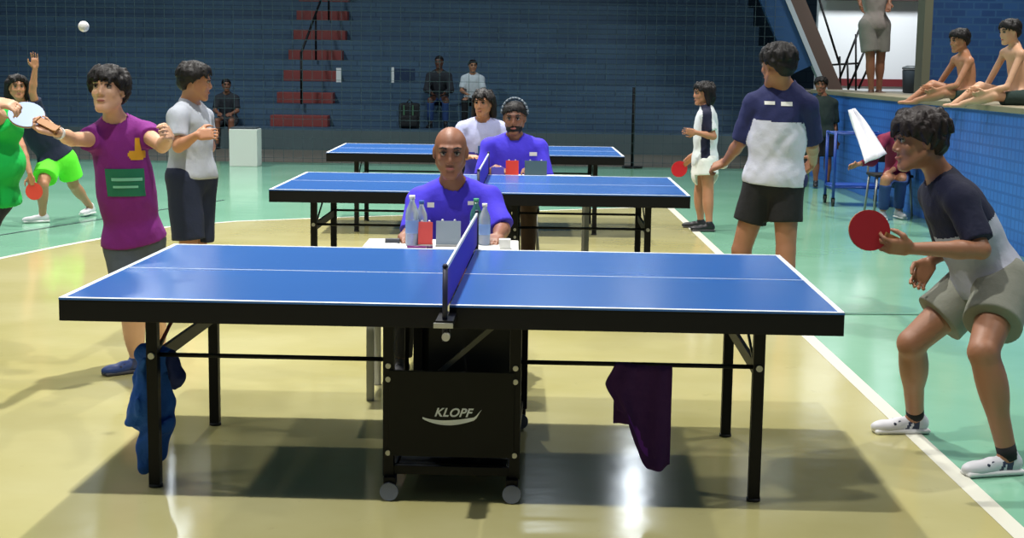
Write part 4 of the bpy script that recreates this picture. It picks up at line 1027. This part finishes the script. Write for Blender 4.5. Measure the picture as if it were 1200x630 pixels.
# --- standing person on the platform
Y = 19.4
J = dict(hd=at(1022, -76, Y), nk=at(1024, -58, Y), shR=at(1006, -48, Y), shL=at(1041, -48, Y+.1), elR=at(1002, -20, Y), elL=at(1046, -20, Y+.1), wrR=at(1008, 4, Y-.12), wrL=at(1042, 4, Y-.05),
         hpR=at(1016, 30, Y), hpL=at(1034, 30, Y+.05), knR=at(1020, 68, Y-.02), knL=at(1032, 68, Y+.08), anR=at(1021, 104, Y), anL=at(1030, 104, Y+.12), toR=V3(-.3, -1, 0), toL=V3(.3, -1, 0))
J['anR'][2] = 1.295; J['anL'][2] = 1.295
person('person in beige top and grey shorts standing on the platform before the white wall', J, F=(-.3, -1, 0), skin='brown', hgt=1.72, grid=.011,
       shirt=dict(mat=cl('beige_cloth', S(140, 132, 128)), sleeve=.7, len=1.05), pants=dict(mat=cl('grey_cloth', S(120, 118, 112)), hem=.8, loose=.035), hair='short', shoes=(mat('brown_shoe', S(86, 62, 48), .6), sole_d))

# --- two shirtless kids sitting on the ledge
def ledge_kid(px, Y, pyhead, label, sk, legdir, s=.78, F=(-.9, -.3, -.15)):
    hd = at(px, pyhead, Y); x = hd[0]; z = 1.222
    J = dict(hd=hd, nk=V3(x+.07, Y+.02, hd[2]-.14), shR=V3(x+.02, Y+.16, hd[2]-.19), shL=V3(x+.07, Y-.14, hd[2]-.20), elR=V3(x-.12, Y+.2, z+.22), elL=V3(x-.06, Y-.2, z+.22), wrR=V3(x-.26, Y+.08, z+.20), wrL=V3(x-.24, Y-.14, z+.17),
             hpR=V3(x+.13, Y+.09, z+.12), hpL=V3(x+.13, Y-.09, z+.12), knR=V3(x-.20, Y+.14, z+.22), knL=V3(x-.20, Y-.16, z+.14), anR=V3(x-.44, Y+.10, z+.06), anL=V3(x-.40, Y+.0, z+.06), toR=V3(-1, 0, .1), toL=V3(-1, .2, .1))
    J['knL'][0] = x-.16
    return person(label, J, F=F, skin=sk, hgt=1.30, grid=.0105, shirt=None, pants=dict(mat=cl('dark_teal_shorts', S(40, 60, 56)), hem=.7, loose=.02), hair='thick', hairm=HAIR, bodyF=(-1, 0, 0), face=True, head=1.08)
ledge_kid(1124, 14.6, 48, 'shirtless child sitting on the blue wall ledge before the tiled wall, left of the other', 'mid', -1)
ledge_kid(1183, 13.6, 38, 'shirtless child sitting on the wall ledge at the right edge of the picture', 'light', -1)
# white towel of the seated person
P0 = at(998, 128, 15.9); P1 = at(1026, 186, 15.3)
b = MB(); bm = b.bm; rows = []
for i in range(13):
    t = i/12; c = P0*(1-t)+P1*t; wd_ = .03+.10*t**.8; row = []
    for j in range(9):
        u = j/8-.5; row.append(bm.verts.new((c[0]+u*wd_*2*.9, c[1]+.03*math.sin(9*u+4*t)-.02, c[2]+u*wd_*.8)))
    rows.append(row)
for i in range(12):
    for j in range(8): bm.faces.new((rows[i][j], rows[i][j+1], rows[i+1][j+1], rows[i+1][j])).smooth = True
o = b.build('towel', cl('white_towel', S(222, 222, 230), .9), label='white towel shaken out diagonally before the blue wall', cat='towel')
md = o.modifiers.new('solid', 'SOLIDIFY'); md.thickness = .012
# blue wheeled cart frame
cb_ = mat('cart_blue', S(28, 66, 150), .4)
c0 = g(1018, 246); ct = empty('wheeled_cart', (4.02, 17.0, 0), label='blue tube framed wheeled cart parked against the bright blue wall', cat='cart')
hw, hd2, hz2 = .30, .22, .86
for sx in (-1, 1):
    for sy in (-1, 1):
        MB().cyl((sx*hw, sy*hd2, .09), (sx*hw, sy*hd2, hz2), .018).build('post', cb_, ct)
        wl = MB().cyl((sx*hw-.012, sy*hd2, .045), (sx*hw+.012, sy*hd2, .045), .045, n=20).build('wheel', tiretr, ct)
        MB().box((sx*hw-.02, sy*hd2-.02, .05), (sx*hw+.02, sy*hd2+.02, .1), bev=.004).build('caster_fork', black, ct)
for zz in (.22, .84):
    MB().cyl((-hw, -hd2, zz), (hw, -hd2, zz), .014).cyl((-hw, hd2, zz), (hw, hd2, zz), .014).cyl((-hw, -hd2, zz), (-hw, hd2, zz), .014).cyl((hw, -hd2, zz), (hw, hd2, zz), .014).build('rail', cb_, ct)
MB().box((-hw, -hd2, .225), (hw, hd2, .245)).build('shelf', cb_, ct)

# ------------------------------------------------------------------ referee tables, chairs, items
def small_table(c, wx, wy, label, topc=white_p):
    r = empty('scoring_table', (c[0], c[1], 0), label=label, cat='table', group='small scoring tables')
    MB().box((-wx/2, -wy/2, .70), (wx/2, wy/2, .73), bev=.006).build('tabletop', topc, r)
    lm = mat('pale_grey_leg', S(168, 168, 158), .5)
    MB().box((-wx/2+.03, -wy/2+.03, .65), (wx/2-.03, wy/2-.03, .699)).build('apron', lm, r)
    for sx in (-1, 1):
        for sy in (-1, 1):
            MB().bar((sx*(wx/2-.045), sy*(wy/2-.045), .0), (sx*(wx/2-.045), sy*(wy/2-.045), .65), .035, .035, bev=.004).build('leg', lm, r)
    return r
small_table((-.34, 6.90), .74, .44, 'small white scoring table with pale legs behind the nearest table')
small_table((.30, 11.18), .62, .5, 'small white scoring table with papers in front of the bearded man')
def chair(x, y, label, m, rz=0):
    r = empty('plastic_chair', (x, y, 0), rz, label=label, cat='chair', group='chairs of the referees')
    MB().box((-.21, -.21, .42), (.21, .21, .45), bev=.012).build('seat', m, r)
    MB().box((-.2, .20, .56), (.2, .228, .82), bev=.012).build('backrest', m, r)
    for sx in (-1, 1):
        MB().bar((sx*.19, .214, .45), (sx*.19, .214, .6), .02, .02).build('back_support', grey_m, r)
        for sy in (-1, 1): MB().cyl((sx*.18, sy*.18, .42), (sx*.21, sy*.21, 0), .013).build('leg', grey_m, r)
chair(-.355, 7.63, 'black chair under the bald referee', blackc)
chair(at(603, 139, 11.6)[0], 11.72, 'black chair under the bearded man', blackc)
chair(at(566, 122, 12.6)[0], 12.72, 'black chair under the curly haired woman', blackc)
chair(x0, 15.95, 'black chair of the seated person in jeans', blackc)

TZ2 = .7305
def on(px, Y): return at(px, 250, Y)[0]
def bottle(px, Y, hh, r, body, capm, label):
    o = empty('water_bottle', (on(px, Y), Y, TZ2), label=label, cat='bottle')
    MB().lathe((0, 0, 0), [(r*.85, 0), (r, .008), (r, hh*.62), (r*.92, hh*.7), (r*.42, hh*.86), (r*.38, hh*.93)], n=20).build('body', body, o)
    MB().cyl((0, 0, hh*.93), (0, 0, hh), r*.45).build('cap', capm, o)
    MB().lathe((0, 0, 0), [(r*1.01, hh*.25), (r*1.02, hh*.26), (r*1.02, hh*.5), (r*1.01, hh*.51)], n=20).build('label_band', mat('bottle_label_blue', S(120, 150, 205), .4), o)
clear = mat('clear_plastic', S(190, 205, 225), .15, trans=.55); clearg = mat('greenish_plastic', S(70, 130, 130), .2, trans=.4)
bottle(483, 6.86, .24, .032, clear, white_p, 'clear water bottle with blue band, leftmost on the near scoring table')
bottle(494, 6.92, .21, .028, clear, mat('blue_cap', S(40, 90, 170), .4), 'clear water bottle with blue cap beside the red score card')
bottle(558, 6.96, .22, .030, clearg, mat('green_cap', S(60, 150, 110), .4), 'greenish bottle standing behind the net on the near scoring table')
bottle(568, 6.92, .20, .028, clear, white_p, 'clear bottle right of the greenish bottle on the near scoring table')
def board(px0, px1, Y, hh, m, label, name='score_card', stand=True, z=TZ2, cat='score card'):
    x0_, x1_ = on(px0, Y), on(px1, Y); o = empty(name, ((x0_+x1_)/2, Y, z), label=label, cat=cat); w2 = (x1_-x0_)/2
    MB().box((-w2, -.004, .008), (w2, .004, hh), bev=.002, rot=Matrix.Rotation(-.15, 3, 'X'), piv=(0, 0, 0)).build('card', m, o)
    MB().box((-w2, -.03, 0), (w2, .05, .008), bev=.002).build('stand', grey_m, o)
    for sx in (-.5, .5): MB().cyl((sx*w2-.0, .0+.02, hh*.98), (sx*w2, .04, hh*1.0), .006).build('ring', chrome, o)
    return o
board(490, 507, 6.84, .115, mat('red_card', S(216, 84, 80), .5), 'red score card standing on the near scoring table')
board(511, 540, 6.85, .12, mat('pale_grey_card', S(150, 164, 176), .5), 'wide grey score board standing in the middle of the near scoring table')
board(592, 607, 11.08, .13, mat('orange_red_card', S(214, 60, 44), .5), 'orange red score card on the scoring table of the bearded man')
board(614, 640, 11.10, .13, mat('grey_teal_board', S(66, 92, 100), .5), 'dark grey score board on the scoring table of the bearded man')
board(575, 590, 11.05, .08, mat('lilac_card', S(96, 90, 190), .5), 'small lilac card on the scoring table of the bearded man')
def flat(px, Y, wx, wy, hh, m, label, name, cat, rz=0):
    o = MB().box((-wx/2, -wy/2, 0), (wx/2, wy/2, hh), bev=min(hh*.3, .003)).build(name, m, label=label, cat=cat); o.location = (on(px, Y), Y, TZ2); o.rotation_euler = (0, 0, rz); return o
flat(452, 6.80, .14, .2, .004, mat('paper', S(226, 228, 232), .7), 'sheet of paper at the left end of the near scoring table', 'paper_sheet', 'paper', .2)
flat(592, 6.80, .055, .05, .045, white_p, 'small white box at the right end of the near scoring table', 'small_box', 'box')
flat(460, 6.95, .07, .04, .02, mat('dark_grey_item', S(60, 64, 72), .5), 'dark grey stopwatch lying on the near scoring table', 'stopwatch', 'stopwatch')
flat(550, 6.76, .05, .09, .012, mat('silver_item', S(150, 154, 165), .4), 'silver phone lying near the net on the near scoring table', 'mobile_phone', 'phone')
flat(612, 10.98, .2, .06, .012, mat('paper2', S(220, 224, 226), .7), 'white papers lying before the dark grey score board', 'paper_sheet', 'paper')
pn_ = empty('pen', (on(491, 6.74), 6.74, TZ2+.007), label='purple marker pen lying at the front of the near scoring table', cat='pen')
MB().cyl((-.055, 0, 0), (.035, 0, 0), .007).build('barrel', mat('purple_pen', S(110, 30, 110), .4), pn_); MB().cyl((.036, 0, 0), (.065, 0, 0), .0075).build('cap', mat('pen_cap', S(70, 20, 80), .4), pn_)

# ball in the air
ball = MB().sph((0, 0, 0), .02, n=20).build('table_tennis_ball', mat('ball_white', S(240, 240, 240), .4), label='white table tennis ball in the air high at the left', cat='ball')
ball.location = at(98, 31, 5.4)

# ------------------------------------------------------------------ cloths on the big table
def cloth(name, m, outline, wfun, label, cat, loc, rz=0, NU=28, NV=40, thick=.006, seed=1, fold=.012, bulge=.0):
    """hanging cloth: outline(v)->(xl,xr) over drop v in 0..1, z from 0 downwards in local metres"""
    b = MB(); bm = b.bm; rs = random.Random(seed); G = []
    ph = [rs.random()*6 for _ in range(4)]
    for j in range(NV+1):
        v = j/NV; row = []
        for i in range(NU+1):
            u = i/NU; x, y, z = wfun(u, v, ph); row.append(bm.verts.new((x, y, z)))
        G.append(row)
    for j in range(NV):
        for i in range(NU): bm.faces.new((G[j][i], G[j][i+1], G[j+1][i+1], G[j+1][i])).smooth = True
    o = b.build(name, m, label=label, cat=cat); o.location = loc; o.rotation_euler = (0, 0, rz)
    md = o.modifiers.new('solid', 'SOLIDIFY'); md.thickness = thick; md.offset = 0
    return o
A0 = TP[0][2]
def sst(a, b, x): t = min(1, max(0, (x-a)/(b-a))); return t*t*(3-2*t)
# dark purple towel over the stay rod: folded over, front and back layers
pur = cl('dark_purple_towel', S(60, 26, 84), .95, .5); pur2 = mat('violet_towel_inside', S(92, 36, 140), .95)
pt = tl(0, .70, -.475, .505)
def towel_pt(u, v, ph):
    # v 0 back hem -> .38 top -> 1 front bottom
    if v < .36:
        t = 1-v/.36; drop = .24*t; side = .016+.010*t
    else:
        t = (v-.36)/.64; side = -.016-.012*t; bottom = .40-.22*sst(.62, .05, u)-.02*sst(.8, 1, u); drop = bottom*t
    hw_ = .105; x = -hw_+2*hw_*u
    x += (-.035*sst(0, .5, t)*(1-u)*1.0 if v >= .36 else 0)
    if v >= .36: x += (.045*sst(.4, 1, t))*(1-u)
    y = side + .014*math.sin(u*11+ph[0]+1.5*t)*(.25+t*.9)*(1 if v >= .36 else .5) + .006*math.sin(u*23+ph[1])
    if v >= .36: y = min(y, -.012)
    else: y = max(y, .013)
    if abs(v-.36) < .02: y = side*.2
    return x, y, .010-drop
o = cloth('towel', pur, None, towel_pt, 'dark purple towel hanging over the rod on the right half of the nearest table', 'towel', pt, A0)
o.data.materials.append(pur2)
for p in o.data.polygons:
    j_, i_ = divmod(p.index, 28)
    if 33 + 2*math.sin(i_*.9) < j_ < 37 and 6 < i_ < 17: p.material_index = 1
# blue jacket tied to the near left leg
blu = cl('blue_jacket', S(20, 84, 176), .8, .6); blu2 = cl('navy_jacket_lining', S(16, 34, 92), .8, .4)
jb = tl(0, -1.12, -.405, 0)
jr = empty('jacket', (jb[0], jb[1], .52), label='blue jacket tied round the near left leg of the nearest table', cat='jacket')
O_ = np.array(jr.location)
def jp(px, py, dy=0): return at(px, py, jb[1]+dy)
v = Vol(O_-V3(.22, .16, .58), O_+V3(.24, .16, .18), .0055)
v.op(cone(jp(168, 412, .0), jp(193, 418, .01), .030, .034), .02)
v.op(cone(jp(175, 420, -.045), jp(164, 480, -.05), .030, .042), .03)
v.op(cone(jp(164, 470, -.045), jp(157, 492, -.045), .04, .028), .02)
v.op(cone(jp(188, 425, .02), jp(190, 500, .035), .040, .042), .03)
v.op(cone(jp(176, 490, -.03), jp(173, 545, -.03), .036, .026), .03)
v.op(cone(jp(190, 500, .03), jp(187, 530, .04), .036, .032), .03)
v.wrinkle(.013, 42, 4)
nets(v, 'body', blu, jr, O_)
v = Vol(O_-V3(.26, .16, .4), O_+V3(.24, .16, .18), .0055)
v.op(cone(jp(198, 418, .0), jp(207, 442, -.01), .030, .028), .02); v.op(cone(jp(207, 442, -.01), jp(206, 452, -.01), .026, .018), .02); v.wrinkle(.005, 40, 6)
nets(v, 'sleeve', blu2, jr, O_)
cd = mat('dark_red_cord', S(110, 40, 36), .7)
tag(MB().cyl(jp(204, 372, .05), jp(183, 410, -.02), .006).build('cord', cd), 'thin dark red cord from under the table to the blue jacket', 'cord')
